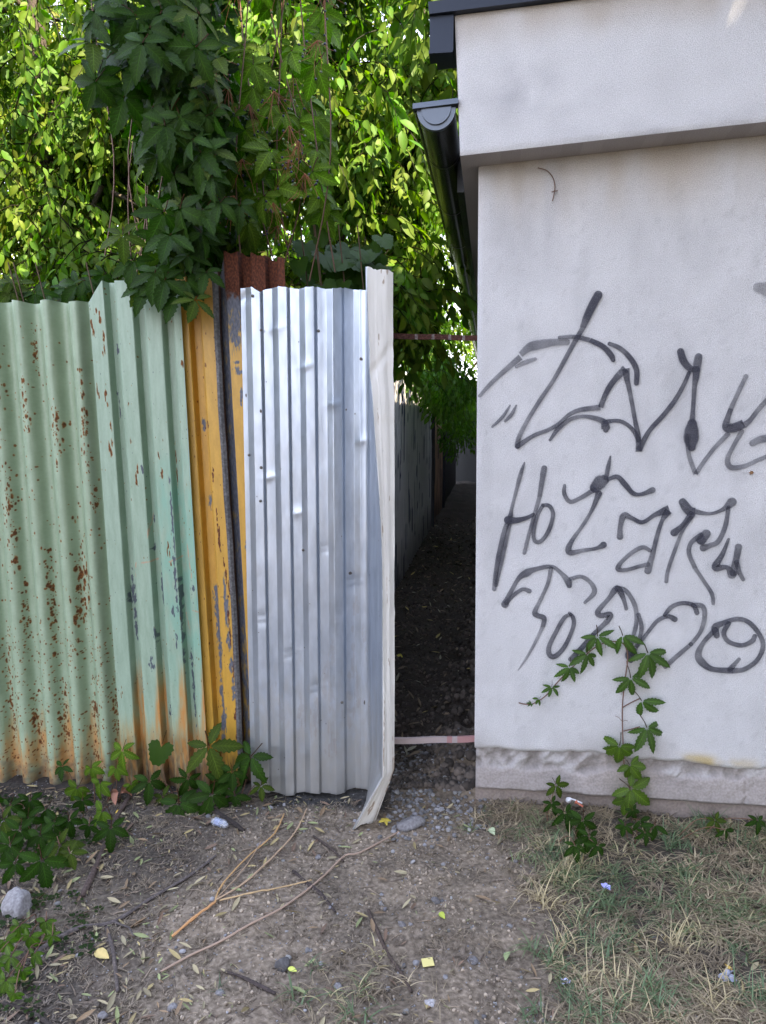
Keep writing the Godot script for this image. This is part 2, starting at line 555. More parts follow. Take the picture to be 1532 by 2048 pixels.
func build_sheets() -> void:
	var rows := 110
	# --- rounded green sheet at the far end of the fence run
	var w := 640
	var h := 1500
	var rust := PackedFloat32Array()
	rust.resize(w * h)
	rng.seed = 11
	for i in 900:                                            # scattered pits, more towards the bottom
		var yy := pow(rng.randf(), 0.75)
		stamp(rust, w, h, rf(0, w), h * (0.16 + 0.82 * yy), rf(1.0, 2.6), rf(1.4, 4.5), 0.9, 0.8)
	for q in [[0.60, 0.14, 0.30, 5], [0.70, 0.26, 0.36, 7], [0.735, 0.16, 0.24, 4], [0.815, 0.29, 0.40, 8], [0.60, 0.36, 0.62, 7], [0.55, 0.18, 0.22, 4], [0.93, 0.24, 0.44, 5], [0.945, 0.44, 0.50, 4], [0.855, 0.50, 0.72, 10], [0.84, 0.62, 0.70, 9], [0.47, 0.50, 0.66, 6], [0.62, 0.60, 0.72, 4], [0.73, 0.52, 0.80, 5], [0.52, 0.7, 0.95, 5], [0.87, 0.8, 0.95, 8], [0.74, 0.8, 0.95, 7], [0.63, 0.82, 0.95, 6], [0.96, 0.8, 0.93, 6], [0.3, 0.4, 0.6, 7], [0.15, 0.3, 0.5, 7]]:
		var many := int((q[2] - q[1]) * 300.0) + 12
		for k in many:
			var f := clampf(rng.randfn(0.5, 0.24), 0.0, 1.0)
			var big := rng.randf() * rng.randf()
			stamp(rust, w, h, w * q[0] + rng.randfn(0, q[3] * 0.75), h * lerpf(q[1], q[2], f), 1.0 + q[3] * 0.30 * big, 1.6 + q[3] * 1.5 * big, 1.0, 1.0)
	for i in 1300:
		var yy := rng.randf()
		stamp(rust, w, h, rf(0, w), h * (0.70 + 0.28 * yy), rf(0.8, 2.2), rf(1.0, 3.6), 0.9, 0.8)
	var green_paint := func(x: int, y: int) -> Array:
		var v := float(y) / h
		var g := n2.get_noise_2d(x * 2.0, y * 0.6) * 0.04 + n3.get_noise_2d(x * 5.0, y * 5.0) * 0.02
		var c := Color(0.60 + g, 0.665 + g, 0.555 + g)
		var u := float(x) / w
		var edge := 0.895 + n1.get_noise_2d(x * 3.0, 7.0) * 0.06 + 0.035 * sin(u * 8.9 * TAU)
		var o := smoothstep(edge - 0.02, edge + 0.05, v) * clampf(0.75 + n3.get_noise_2d(x * 2.0, y * 0.5), 0.0, 1.0)
		c = c.lerp(Color(0.74, 0.53, 0.30), o * 0.85)
		c = c.lerp(Color(0.30, 0.28, 0.26), smoothstep(0.93, 1.02, v + n1.get_noise_2d(x * 2.0, y * 2.0) * 0.05) * 0.55)
		var r := rust[y * w + x]
		c = c.lerp(rust_of(r, x, y), r)
		return [c, lerpf(0.42, 0.9, maxf(r, o * 0.6)), 0.0]
	var m := sheet_mat("rounded_green_paint", sheet_maps(w, h, green_paint))
	var x0 := -2.12
	var x1 := -1.115
	var prof := []
	var k := 0
	while x0 + k * 0.0056 <= x1:
		var px := x0 + k * 0.0056
		prof.append(Vector2(px, 0.036 * tanh(1.5 * sin((px + 1.194) / 0.112 * TAU + PI * 0.5))))
		k += 1
	var t := thing("corrugated_sheet", "pale green rounded-wave corrugated sheet with the most rust specks", "metal sheet", Vector3.ZERO, 0.0, "sheets of the metal fence")
	part("sheet", sheet(straight(prof, -3.115, x0, x1), rows, func(_u): return -0.05, func(u): return 2.012 + 0.004 * sin(u * 40.0), func(u, y): return Vector3(-0.024 * y + 0.03, 0, 0.006 * sin(y * 2.2 + u * 3.0))), m, t)

	# --- ribbed green sheet
	w = 512
	h = 1500
	var rust2 := PackedFloat32Array()
	rust2.resize(w * h)
	var grey := PackedFloat32Array()
	grey.resize(w * h)
	for q in [[0.09, 0.15, 10, 20], [0.12, 0.185, 9, 22], [0.02, 0.17, 6, 22], [0.115, 0.215, 9, 20], [0.10, 0.285, 11, 24], [0.03, 0.28, 6, 22], [0.13, 0.34, 6, 20], [0.125, 0.375, 13, 24], [0.34, 0.36, 5, 14], [0.39, 0.42, 12, 30], [0.34, 0.30, 3, 8], [0.62, 0.39, 5, 14], [0.64, 0.42, 13, 20], [0.77, 0.40, 5, 50], [0.66, 0.575, 7, 30], [0.92, 0.235, 7, 22], [0.05, 0.81, 5, 16], [0.08, 0.92, 12, 30]]:
		for i in 4:
			stamp(rust2, w, h, w * q[0] + rng.randfn(0, q[2] * 0.5), h * q[1] + rng.randfn(0, q[3] * 0.4), rf(2, q[2] * 0.8), rf(4, q[3] * 0.6), 1.0, 1.0)
	for i in 160:
		stamp(rust2, w, h, rf(0, w), rf(0.1, 1.0) * h, rf(1.0, 2.2), rf(1.5, 4.0), 0.85, 0.7)
	for q in [[0.205, 0.62, 9, 60], [0.215, 0.69, 7, 40], [0.26, 0.80, 6, 70], [0.40, 0.755, 10, 22], [0.45, 0.70, 4, 30], [0.53, 0.66, 3, 70], [0.72, 0.55, 4, 160], [0.745, 0.66, 4, 160], [0.55, 0.88, 8, 50], [0.9, 0.62, 7, 10], [0.47, 0.55, 5, 12], [0.49, 0.5, 4, 10], [0.43, 0.41, 3, 12], [0.20, 0.30, 4, 30], [0.22, 0.2, 4, 20], [0.66, 0.66, 4, 20], [0.68, 0.72, 3, 24], [0.8, 0.8, 4, 90]]:
		for i in 3:
			stamp(grey, w, h, w * q[0] + rng.randfn(0, 2.0), h * q[1] + rng.randfn(0, q[3] * 0.4), rf(3, q[2] * 1.8), rf(q[3] * 0.3, q[3] * 0.8), 0.95, 1.4)
	for i in 120:
		stamp(grey, w, h, rf(0, w), rf(0.1, 1.0) * h, rf(1.0, 2.5), rf(1.0, 3.0), 0.8, 0.5)
	var scrawl := PackedFloat32Array()
	scrawl.resize(w * h)
	for q in [[0.36, 0.575, 0.50, 0.572], [0.66, 0.573, 0.78, 0.566], [0.44, 0.53, 0.48, 0.49], [0.86, 0.53, 0.89, 0.60], [0.3, 0.575, 0.28, 0.60], [0.88, 0.66, 0.99, 0.665], [0.77, 0.67, 0.8, 0.7]]:
		for i in 40:
			var f := i / 39.0
			stamp(scrawl, w, h, w * lerpf(q[0], q[2], f), h * lerpf(q[1], q[3], f), 3.0, 2.4, 0.42, 1.4)
	var ribbed_paint := func(x: int, y: int) -> Array:
		var v := float(y) / h
		var u := float(x) / w
		var g := n2.get_noise_2d(x * 1.5, y * 0.5) * 0.045 + n3.get_noise_2d(x * 5.0, y * 4.0) * 0.018
		var c := Color(0.575 + g, 0.655 + g, 0.565 + g)
		c = c.lerp(Color(0.49, 0.67, 0.585), clampf(smoothstep(0.35, 0.8, u) * smoothstep(0.33, 0.5, v) * smoothstep(0.9, 0.6, v) * (0.55 + n1.get_noise_2d(x * 0.8, y * 0.5)), 0.0, 0.7))
		var rib := fposmod(u * 4.0 + 0.02, 1.0)
		var edge := 0.87 - 0.10 * smoothstep(0.55, 0.8, rib) + n1.get_noise_2d(x * 3.0, 3.0) * 0.02
		var o := smoothstep(edge - 0.03, edge + 0.06, v)
		c = c.lerp(Color(0.72, 0.51, 0.27), o * clampf(0.8 + n3.get_noise_2d(x * 2.0, y * 0.5) * 0.8, 0.0, 1.0))
		c = c.lerp(Color(0.33, 0.27, 0.22), smoothstep(0.90, 1.0, v + n1.get_noise_2d(x * 2.0, y) * 0.06) * 0.7)
		c = c.lerp(Color(0.86, 0.50, 0.38), scrawl[y * w + x])
		c = c.lerp(Color(0.27, 0.30, 0.34), grey[y * w + x])
		var r := rust2[y * w + x]
		c = c.lerp(rust_of(r, x, y), r)
		return [c, lerpf(0.4, 0.9, maxf(r, o * 0.5)), 0.0]
	m = sheet_mat("ribbed_green_paint", sheet_maps(w, h, ribbed_paint))
	x0 = -1.118
	x1 = -0.742
	t = thing("corrugated_sheet", "mint green ribbed sheet with flat faces and a clipped upper corner", "metal sheet", Vector3.ZERO, 0.0, "sheets of the metal fence")
	part("sheet", sheet(straight(rib_profile(x0, x1, 0.1085, 0.060, 0.030, 0.050, 0.0), -3.052, x0, x1), rows, func(_u): return -0.04, func(u): return minf(2.082, 2.0 + u * 0.55), func(u, y): return Vector3(-0.030 * y + 0.038, 0, 0.004 * sin(y * 3.0 + u * 5.0))), m, t)

	# --- yellow sheet, its top burnt to rust and its recesses bare
	w = 512
	h = 1500
	var rust3 := PackedFloat32Array()
	rust3.resize(w * h)
	var bare := PackedFloat32Array()
	bare.resize(w * h)
	for q in [[0.330, 0.69, 6, 40], [0.345, 0.63, 6, 30], [0.325, 0.60, 5, 40], [0.345, 0.78, 6, 30], [0.335, 0.86, 7, 24], [0.345, 0.91, 7, 50], [0.255, 0.23, 4, 14], [0.245, 0.34, 5, 26], [0.275, 0.49, 6, 30], [0.285, 0.53, 8, 30], [0.265, 0.42, 4, 20]]:
		for i in 4:
			stamp(rust3, w, h, w * q[0] + rng.randfn(0, q[2] * 0.5), h * q[1] + rng.randfn(0, q[3] * 0.4), rf(2, q[2]), rf(4, q[3] * 0.6), 1.0, 1.1)
	for i in 120:
		stamp(rust3, w, h, rf(0, w * 0.4), rf(0.1, 1.0) * h, rf(1.0, 2.0), rf(1.5, 4.0), 0.85, 0.7)
	for q in [[0.205, 0.66, 9, 80], [0.210, 0.76, 8, 60], [0.215, 0.84, 8, 60], [0.195, 0.90, 9, 40], [0.310, 0.66, 6, 60], [0.315, 0.72, 5, 40], [0.325, 0.765, 6, 30], [0.335, 0.81, 6, 24], [0.540, 0.24, 9, 14], [0.545, 0.29, 6, 20], [0.550, 0.55, 7, 60], [0.545, 0.60, 9, 60], [0.550, 0.67, 9, 60], [0.555, 0.85, 6, 60], [0.515, 0.19, 14, 26], [0.535, 0.16, 16, 26], [0.185, 0.33, 5, 20], [0.195, 0.47, 5, 20]]:
		for i in 5:
			stamp(bare, w, h, w * q[0] + rng.randfn(0, q[2] * 0.5), h * q[1] + rng.randfn(0, q[3] * 0.45), rf(5, q[2] * 2.0), rf(q[3] * 0.3, q[3] * 0.8), 1.0, 0.9)
	var yellow_paint := func(x: int, y: int) -> Array:
		var v := float(y) / h
		var u := float(x) / w
		var g := n2.get_noise_2d(x * 1.5, y * 0.6) * 0.05 + n3.get_noise_2d(x * 4.0, y * 4.0) * 0.02
		var c := Color(0.765 + g, 0.585 + g * 0.8, 0.22 + g * 0.4)
		var p := fposmod(u * 0.44 + 0.008, 0.1035) / 0.1035
		var gray := bare[y * w + x]
		if u > 0.355 and u < 0.472:
			gray = maxf(gray, clampf(1.3 - smoothstep(0.55, 0.95, v) * 0.7 + n3.get_noise_2d(x * 2.0, y * 0.8) * 1.2, 0.0, 1.0))
		if u > 0.45:
			gray = maxf(gray, smoothstep(0.215, 0.15, v + n1.get_noise_2d(x * 4.0, y * 1.5) * 0.06))
		var gn := n3.get_noise_2d(x * 6.0, y * 3.0) * 0.09
		c = c.lerp(Color(0.40 + gn, 0.41 + gn, 0.45 + gn), gray)
		var burnt := smoothstep(0.125, 0.108, v + n3.get_noise_2d(x * 2.5, y * 2.0) * 0.014) * smoothstep(0.43, 0.47, u)
		var r := maxf(rust3[y * w + x], burnt)
		var rc := Color(0.25, 0.125, 0.075).lerp(Color(0.46, 0.25, 0.15), clampf(n3.get_noise_2d(x * 5.0, y * 5.0) * 0.9 + 0.5, 0.0, 1.0))
		c = c.lerp(rc, r)
		c = c.lerp(Color(0.28, 0.22, 0.16), smoothstep(0.9, 1.0, v + n1.get_noise_2d(x * 2.0, y) * 0.05) * 0.75)
		return [c, lerpf(0.4, 0.88, maxf(r, gray * 0.5)), gray * 0.35 * (1.0 - r)]
	m = sheet_mat("yellow_paint", sheet_maps(w, h, yellow_paint))
	x0 = -0.800
	x1 = -0.340
	t = thing("corrugated_sheet", "mustard yellow ribbed sheet with peeling paint and a rusted brown top edge", "metal sheet", Vector3.ZERO, 0.0, "sheets of the metal fence")
	part("sheet", sheet(straight(rib_profile(x0, x1, 0.1035, 0.052, 0.031, 0.046, 0.0945), -3.088, x0, x1), rows, func(_u): return -0.04, func(u): return 2.10 + 0.095 * smoothstep(0.40, 0.44, u) + 0.008 * sin(u * 55.0) - 0.02 * smoothstep(0.6, 0.95, u), func(u, y): return Vector3(-0.034 * y + 0.040, 0, 0.003 * sin(y * 3.0 + u * 5.0))), m, t)
	var st := MB.new()
	var sp := []
	for i in 24:
		var y := lerpf(0.1, 2.125, i / 23.0)
		sp.append(Vector3(lerpf(-0.596, -0.650, i / 23.0) + 0.005 * sin(y * 2.6) + 0.001 * sin(y * 19.0), y, -3.070 + 0.004 * sin(y * 5.0)))
	for i in 23:
		var wd := Vector3(0.0115, 0, 0)
		var a0: Vector3 = sp[i]
		var a1: Vector3 = sp[i + 1]
		var fz := Vector3(0, 0, 0.006)
		var bz := Vector3(0.004, 0, -0.020)
		var tone := Color(0.25, 0.245, 0.25) * (1.0 + 0.3 * n1.get_noise_2d(i * 23.0, 5.0))
		st.face(a0 - wd, a0 + fz, a1 + fz, a1 - wd, tone)
		st.face(a0 + fz, a0 + wd, a1 + wd, a1 + fz, tone * 0.8)
		st.face(a0 + wd, a0 + wd + bz, a1 + wd + bz, a1 + wd, Color(0.13, 0.07, 0.045))
		st.face(a0 - wd + bz, a0 - wd, a1 - wd, a1 - wd + bz, tone)
	m = mat("galvanised_trim", Color.WHITE, 0.62, true, 0.3)
	tri_tex(m, noise_tex(0.05, 256, 0.0, Color(0.5, 0.49, 0.48), Color(1, 1, 1), 12, 5), null, 5.0)
	part("edge_trim", st.mesh(), m, t, "bent grey metal trim in the recess of the yellow sheet")

	# --- bare silver sheet, bent towards the street at its free end
	w = 640
	h = 1300
	var dirt := PackedFloat32Array()
	dirt.resize(w * h)
	for i in 46:
		stamp(dirt, w, h, rf(0, w), h * (0.1 + 0.88 * pow(rng.randf(), 0.5)), rf(0.8, 1.5), rf(1.0, 2.4), 0.8, 0.7)
	for q in [[0.34, 0.79, 9, 90], [0.44, 0.83, 9, 60], [0.28, 0.85, 7, 60], [0.21, 0.84, 7, 50], [0.50, 0.72, 5, 50], [0.47, 0.66, 5, 50], [0.36, 0.90, 7, 70], [0.52, 0.82, 5, 40], [0.45, 0.75, 6, 80], [0.13, 0.83, 6, 50]]:
		for i in 8:
			stamp(dirt, w, h, w * q[0] + rng.randfn(0, q[2]), h * q[1] + rng.randfn(0, q[3] * 0.5), rf(2, q[2]), rf(6, q[3] * 0.6), 0.10, 1.0)
	for i in 8:
		stamp(dirt, w, h, rf(0, w * 0.55), rf(0.1, 0.95) * h, rf(2.0, 4.0), rf(3.0, 9.0), 0.9, 0.9)
	for q in [[0.95, 0.10, 5, 9], [0.90, 0.2, 3, 8], [0.87, 0.32, 2, 14], [0.96, 0.45, 3, 5], [0.90, 0.6, 2, 16], [0.93, 0.72, 3, 6], [0.86, 0.5, 3, 10], [0.845, 0.85, 4, 30], [0.99, 0.93, 4, 40], [0.9, 0.97, 10, 9], [0.97, 0.03, 6, 6]]:
		for rep in 3:
			stamp(dirt, w, h, w * q[0] + rng.randfn(0, q[2]), h * q[1] + rng.randfn(0, q[3]), q[2], q[3], 0.45, 1.2)
	var silver_paint := func(x: int, y: int) -> Array:
		var v := float(y) / h
		var g := n2.get_noise_2d(x * 1.2, y * 0.35) * 0.05 + n3.get_noise_2d(x * 6.0, y * 2.0) * 0.02
		var c := Color(0.685 + g, 0.715 + g, 0.755 + g)
		var u := float(x) / w
		var back := smoothstep(0.832, 0.836, u)
		c = c.lerp(Color(0.93 + g * 0.5, 0.92 + g * 0.5, 0.895 + g * 0.5), back)
		c = c.lerp(Color(0.66, 0.63, 0.58), (1.0 - 0.5 * back) * smoothstep(0.72, 1.0, v + n1.get_noise_2d(x * 2.0, y) * 0.08) * 0.55)
		var d := dirt[y * w + x]
		c = c.lerp(Color(0.42, 0.29, 0.18) if d < 0.5 else Color(0.22, 0.19, 0.17), d)
		var rg := 0.40 + n2.get_noise_2d(x * 3.0, y * 1.0) * 0.09 + smoothstep(0.6, 1.0, v) * 0.14 + d * 0.3
		return [c, clampf(rg, 0.2, 0.95), 0.82 * (1.0 - d) * (1.0 - back)]
	m = sheet_mat("bare_zinc", sheet_maps(w, h, silver_paint))
	# plan of the sheet: across the gap, then forward, then a narrow return flange
	var total := 0.485 + 0.30 + 0.165
	var path := []
	var prof2 := rib_profile(0.0, 0.485, 0.104, 0.036, 0.036, 0.017, 0.062, 0.024)
	for p in prof2:
		path.append([-0.549 + p.x, -3.028 + p.y + 0.012 * sin(p.x * 6.0) - 0.03 * smoothstep(0.3, 0.485, p.x), p.x / total, 0.0, 1.0])
	for i in range(1, 25):                                    # curve into the forward leg
		var f := i / 24.0
		var rib := 0.004 * sin(f * TAU * 2.6)
		path.append([-0.064 + 0.012 * sin(f * PI) - 0.001 + rib, lerpf(-3.06, -2.785, f), (0.485 + 0.30 * f) / total, -0.97, 0.24])
	path.append([-0.064, -2.776, (0.485 + 0.304) / total, -0.3, 0.95])
	var fl := [[0.0, 0.0], [0.012, 0.0], [0.017, -0.004], [0.026, -0.004], [0.031, 0.0], [0.05, 0.0], [0.056, 0.004], [0.072, 0.003], [0.078, -0.002], [0.098, -0.002]]
	for q in fl:
		var a: float = q[0] + 0.008
		path.append([-0.064 + a * 0.89, -2.778 - a * 0.72 + q[1], (0.79 + a * 1.6) / total, 0.42, 0.90])
	var dents := [Vector2(-0.753, 2.037), Vector2(-0.579, 1.699), Vector2(-0.692, 1.382), Vector2(-0.852, 1.558), Vector2(-0.859, 1.525), Vector2(-0.868, 1.275), Vector2(-0.597, 0.785), Vector2(-0.765, 0.606), Vector2(-0.855, 0.863), Vector2(-0.680, 0.703), Vector2(-0.807, 1.820), Vector2(-0.504, 1.006), Vector2(-0.502, 1.324)]
	var shift := func(u: float, y: float) -> Vector3:
		var s: float = u * total
		var z := 0.0025 * sin(y * 3.1 + s * 9.0) + 0.0016 * n1.get_noise_2d(s * 300.0, y * 150.0)
		for i in 13:
			var dx: float = s - (0.025 + 0.037 * float((i * 5) % 13))
			var dy: float = y - (2.02 if i == 0 else 0.18 + 0.143 * float((i * 7) % 13))
			var d := dx * dx * 2600.0 + dy * dy * (900.0 if i % 3 else 2400.0)
			if d < 6.0:
				z += (0.0035 if i % 2 else -0.004) * exp(-d * 1.6) * (1.0 if i else 3.0) + 0.0022 * exp(-pow(dy * 140.0 - dx * 30.0, 2.0)) * exp(-d * 0.5)
		var x := 0.0
		if s > 0.485:                                         # the free end leans, and its foot is kicked aside
			var f := clampf((s - 0.485) / 0.3, 0.0, 1.0)
			x += f * (0.006 + 0.056 * smoothstep(2.1, 0.9, y)) - f * 0.0
			var g := clampf((s - 0.79) / 0.165, 0.0, 1.0)
			x -= g * 0.056 * smoothstep(2.1, 0.9, y) * 0.85
			x -= (f - g * 0.35) * 0.100 * clampf((0.20 - y) / 0.19, 0.0, 1.1)
			if y > 1.55 and g > 0.0:
				z += 0.0015 * sin(y * 9.0)
			if g > 0.0:
				z += 0.006 * n2.get_noise_2d(s * 700.0, y * 90.0) + 0.004 * smoothstep(0.03, 0.0, absf(y - 0.92 + g * 0.1)) - 0.005 * smoothstep(0.04, 0.0, absf(y - 1.70 - g * 0.12))
			if absf(y - 1.72) < 0.08 and f > 0.9:
				x -= 0.004 * (1.0 - absf(y - 1.72) / 0.08)
		return Vector3(x, 0, z)
	var tp := func(u: float) -> float:
		var s: float = u * total
		return 2.052 + 0.003 * sin(s * 50.0) - 0.022 * exp(-pow((s - 0.075) * 60.0, 2.0)) * 0.6 + 0.028 * smoothstep(0.5, 0.74, s) + 0.002 * sin(s * 300.0)
	t = thing("corrugated_sheet", "bare silver ribbed sheet bent forward at its free edge beside the alley", "metal sheet", Vector3.ZERO, 0.0, "sheets of the metal fence")
	part("sheet", sheet(path, 200, func(u): return 0.012 + 0.006 * sin(u * 30.0) - 0.02 * smoothstep(0.7, 0.85, u), tp, shift), m, t)
	var sc := MB.new()
	for a in 8:
		sc.add(Vector3(cos(a * TAU / 8) * 0.006, sin(a * TAU / 8) * 0.006, 0))
	var top := sc.add(Vector3(0, 0, 0.0035))
	for a in 8:
		sc.tri(a, (a + 1) % 8, top)
	var scm := sc.mesh()
	var scr := mat("screw", Color(0.12, 0.11, 0.1), 0.5, false, 0.6)
	for q in [Vector3(-0.499, 2.020, -3.020), Vector3(-0.469, 1.892, -3.020), Vector3(-0.249, 1.890, -3.030), Vector3(-0.479, 1.363, -3.020), Vector3(-0.484, 1.231, -3.020), Vector3(-0.525, 1.412, -3.020), Vector3(-0.318, 1.035, -3.020), Vector3(-0.168, 0.401, -3.030)]:
		part("screw", scm, scr, t).position = q


# ---------- the building ----------
func build_house() -> void:
	var hs := thing("rendered_building", "white rendered building with graffiti scrawled across its front wall", "building", corner, -0.13963)
	# front wall: a plaster skin over a rough base, with its dirt in the colour of the render
	var b := MB.new()
	var nu := 130
	var nv := 150
	var us := []
	for i in nu + 1:
		us.append(1.5 * i / nu if i <= 120 else 1.385 + pow((i - 120) / 10.0, 2.0) * 2.6)
	for j in nv + 1:
		for i in nu + 1:
			var u: float = us[i]
			var lo := 0.242 + n3.get_noise_2d(u * 300.0, 5.0) * 0.012 + n1.get_noise_2d(u * 90.0, 9.0) * 0.012 - 0.02 * smoothstep(0.4, 1.2, u)
			var f := pow(j / float(nv), 1.15)
			var v := lerpf(lo, 2.56 + 0.065 * u, f)
			var z := n1.get_noise_2d(u * 30.0, v * 30.0) * 0.004 + n2.get_noise_2d(u * 150.0, v * 150.0) * 0.0016 + n3.get_noise_2d(u * 500.0, v * 900.0) * 0.0012
			if i == 0:
				z -= 0.006
			if j == 0:
				z -= 0.012
			elif j == 1:
				z -= 0.003
			var patch := n1.get_noise_2d(u * 70.0 + 90.0, v * 70.0)
			var fine := n2.get_noise_2d(u * 300.0, v * 300.0)
			var c := Color(0.78, 0.765, 0.755)
			c *= 1.0 + patch * 0.06 + fine * 0.06 + minf(0.0, n3.get_noise_2d(u * 260.0, v * 60.0 + 60.0) + 0.12) * 0.2 - 0.10 * smoothstep(0.30, 0.6, n3.get_noise_2d(u * 900.0, v * 900.0))
			c = c.lerp(Color(0.60, 0.52, 0.42), clampf(smoothstep(0.30, 0.0, 2.46 + 0.07 * u - v) * (0.5 + n1.get_noise_2d(u * 240.0, v * 40.0) * 0.9), 0.0, 0.75))
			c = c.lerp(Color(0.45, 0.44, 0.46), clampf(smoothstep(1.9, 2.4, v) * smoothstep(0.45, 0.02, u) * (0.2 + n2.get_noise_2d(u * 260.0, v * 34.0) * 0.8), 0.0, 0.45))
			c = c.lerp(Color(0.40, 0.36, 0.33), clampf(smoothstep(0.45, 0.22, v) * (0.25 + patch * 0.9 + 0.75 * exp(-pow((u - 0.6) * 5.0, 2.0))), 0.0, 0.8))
			c = c.lerp(Color(0.62, 0.46, 0.17), clampf(exp(-pow((v - 0.245) * 45.0, 2.0)) * smoothstep(0.72, 0.8, u) * smoothstep(1.1, 0.95, u) * (0.6 + fine * 1.6), 0.0, 0.8))
			c = c.lerp(Color(0.42, 0.36, 0.31), clampf(0.85 * exp(-pow((u - 0.66) * 9.0, 2.0) - pow((v - 0.53) * 7.0, 2.0)) * (0.3 + patch * 1.5), 0.0, 0.5))
			c.a = 1.0
			b.add(Vector3(u - 0.0075 * v * clampf(1.0 - u, 0.0, 1.0), v, z), Vector2(u, v), c)
	for j in nv:
		for i in nu:
			var a := j * (nu + 1) + i
			b.quad(a, a + 1, a + nu + 2, a + nu + 1)
	# return of the plaster round the corner
	for j in nv + 1:
		var p: Vector3 = b.v[j * (nu + 1)]
		b.add(Vector3(p.x, p.y, p.z), Vector2.ZERO, b.col[j * (nu + 1)])
		b.add(Vector3(0.006, p.y, -0.28), Vector2.ZERO, Color(0.5, 0.48, 0.46))
	var s0 := (nu + 1) * (nv + 1)
	for j in nv:
		b.quad(s0 + j * 2 + 1, s0 + j * 2, s0 + j * 2 + 2, s0 + j * 2 + 3)
	part("front_wall", b.mesh(), M.stucco, hs)
	b = MB.new()
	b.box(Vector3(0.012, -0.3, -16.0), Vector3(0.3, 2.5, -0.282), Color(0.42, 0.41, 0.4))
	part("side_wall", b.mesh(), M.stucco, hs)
	b = MB.new()
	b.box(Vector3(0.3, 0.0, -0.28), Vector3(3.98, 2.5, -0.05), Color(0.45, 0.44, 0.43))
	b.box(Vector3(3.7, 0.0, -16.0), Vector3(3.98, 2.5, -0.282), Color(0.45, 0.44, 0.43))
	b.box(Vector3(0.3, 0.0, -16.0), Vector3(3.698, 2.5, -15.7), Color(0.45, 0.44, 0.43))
	part("wall_core", b.mesh(), M.stucco, hs)
	# base: broken plaster edge, then the concrete plinth
	b = MB.new()
	nu = 230
	nv = 54
	for j in nv + 1:
		for i in nu + 1:
			var u := 0.004 + 1.5 * i / nu if i < 220 else 1.44 + pow((i - 219) / 11.0, 2.0) * 2.5
			var v := lerpf(-0.16, 0.275, j / float(nv))
			var band := 0.172 + n1.get_noise_2d(u * 110.0, 40.0) * 0.03 + n2.get_noise_2d(u * 500.0, 11.0) * 0.012 + 0.01 * smoothstep(0.2, 0.9, u)
			var rough := smoothstep(band - 0.006, band + 0.006, v)
			var ledge := smoothstep(0.072, 0.062, v + n1.get_noise_2d(u * 120.0, 70.0) * 0.012)
			var crumb := n2.get_noise_2d(u * 420.0, v * 420.0)
			var crumb2 := n3.get_noise_2d(u * 800.0, v * 800.0)
			var z := -0.012 + n1.get_noise_2d(u * 90.0, v * 90.0) * 0.012 + crumb2 * 0.004
			z = lerpf(z, -0.024 + 0.020 * crumb + 0.014 * crumb2, rough)
			z = lerpf(z, -0.036 + crumb * 0.010, ledge)
			var dip := absf(v - 0.067)
			if dip < 0.006:
				z -= 0.014
			if absf(u - 1.035 + crumb * 0.01) < 0.004 and v < band and v > 0.06:   # joint between two blocks
				z -= 0.006
			if i == 0:
				z -= 0.01
			var c := Color(0.42, 0.375, 0.35) * (1.0 + n1.get_noise_2d(u * 80.0, v * 80.0) * 0.25 + crumb2 * 0.06)
			c = c.lerp(Color(0.52, 0.49, 0.47), clampf(rough * (0.40 + crumb * 1.6), 0.0, 1.0))
			c = c.lerp(Color(0.27, 0.245, 0.22), clampf(rough * (0.25 - crumb * 1.0 - crumb2), 0.0, 0.7))
			c = c.lerp(Color(0.30, 0.24, 0.20), clampf(ledge * 0.8 + 0.5 * exp(-pow((u - 0.6) * 9.0, 2.0)), 0.0, 0.85))
			c.a = 1.0
			b.add(Vector3(u, v, z), Vector2(u, v), c)
	for j in nv:
		for i in nu:
			var a := j * (nu + 1) + i
			b.quad(a, a + 1, a + nu + 2, a + nu + 1)
	for j in nv + 1:
		var p: Vector3 = b.v[j * (nu + 1)]
		b.add(p, Vector2.ZERO, b.col[j * (nu + 1)])
		b.add(Vector3(0.004, p.y, -0.29), Vector2.ZERO, Color(0.25, 0.24, 0.22))
	s0 = (nu + 1) * (nv + 1)
	for j in nv:
		b.quad(s0 + j * 2 + 1, s0 + j * 2, s0 + j * 2 + 2, s0 + j * 2 + 3)
	part("plinth", b.mesh(), M.concrete, hs, "grey concrete plinth with a crumbled plaster edge")
	# roof band: the deep rendered fascia that overhangs the wall
	b = MB.new()
	var bl := Vector2(-0.080, 2.466)
	var F := 0.14
	nu = 70
	nv = 40
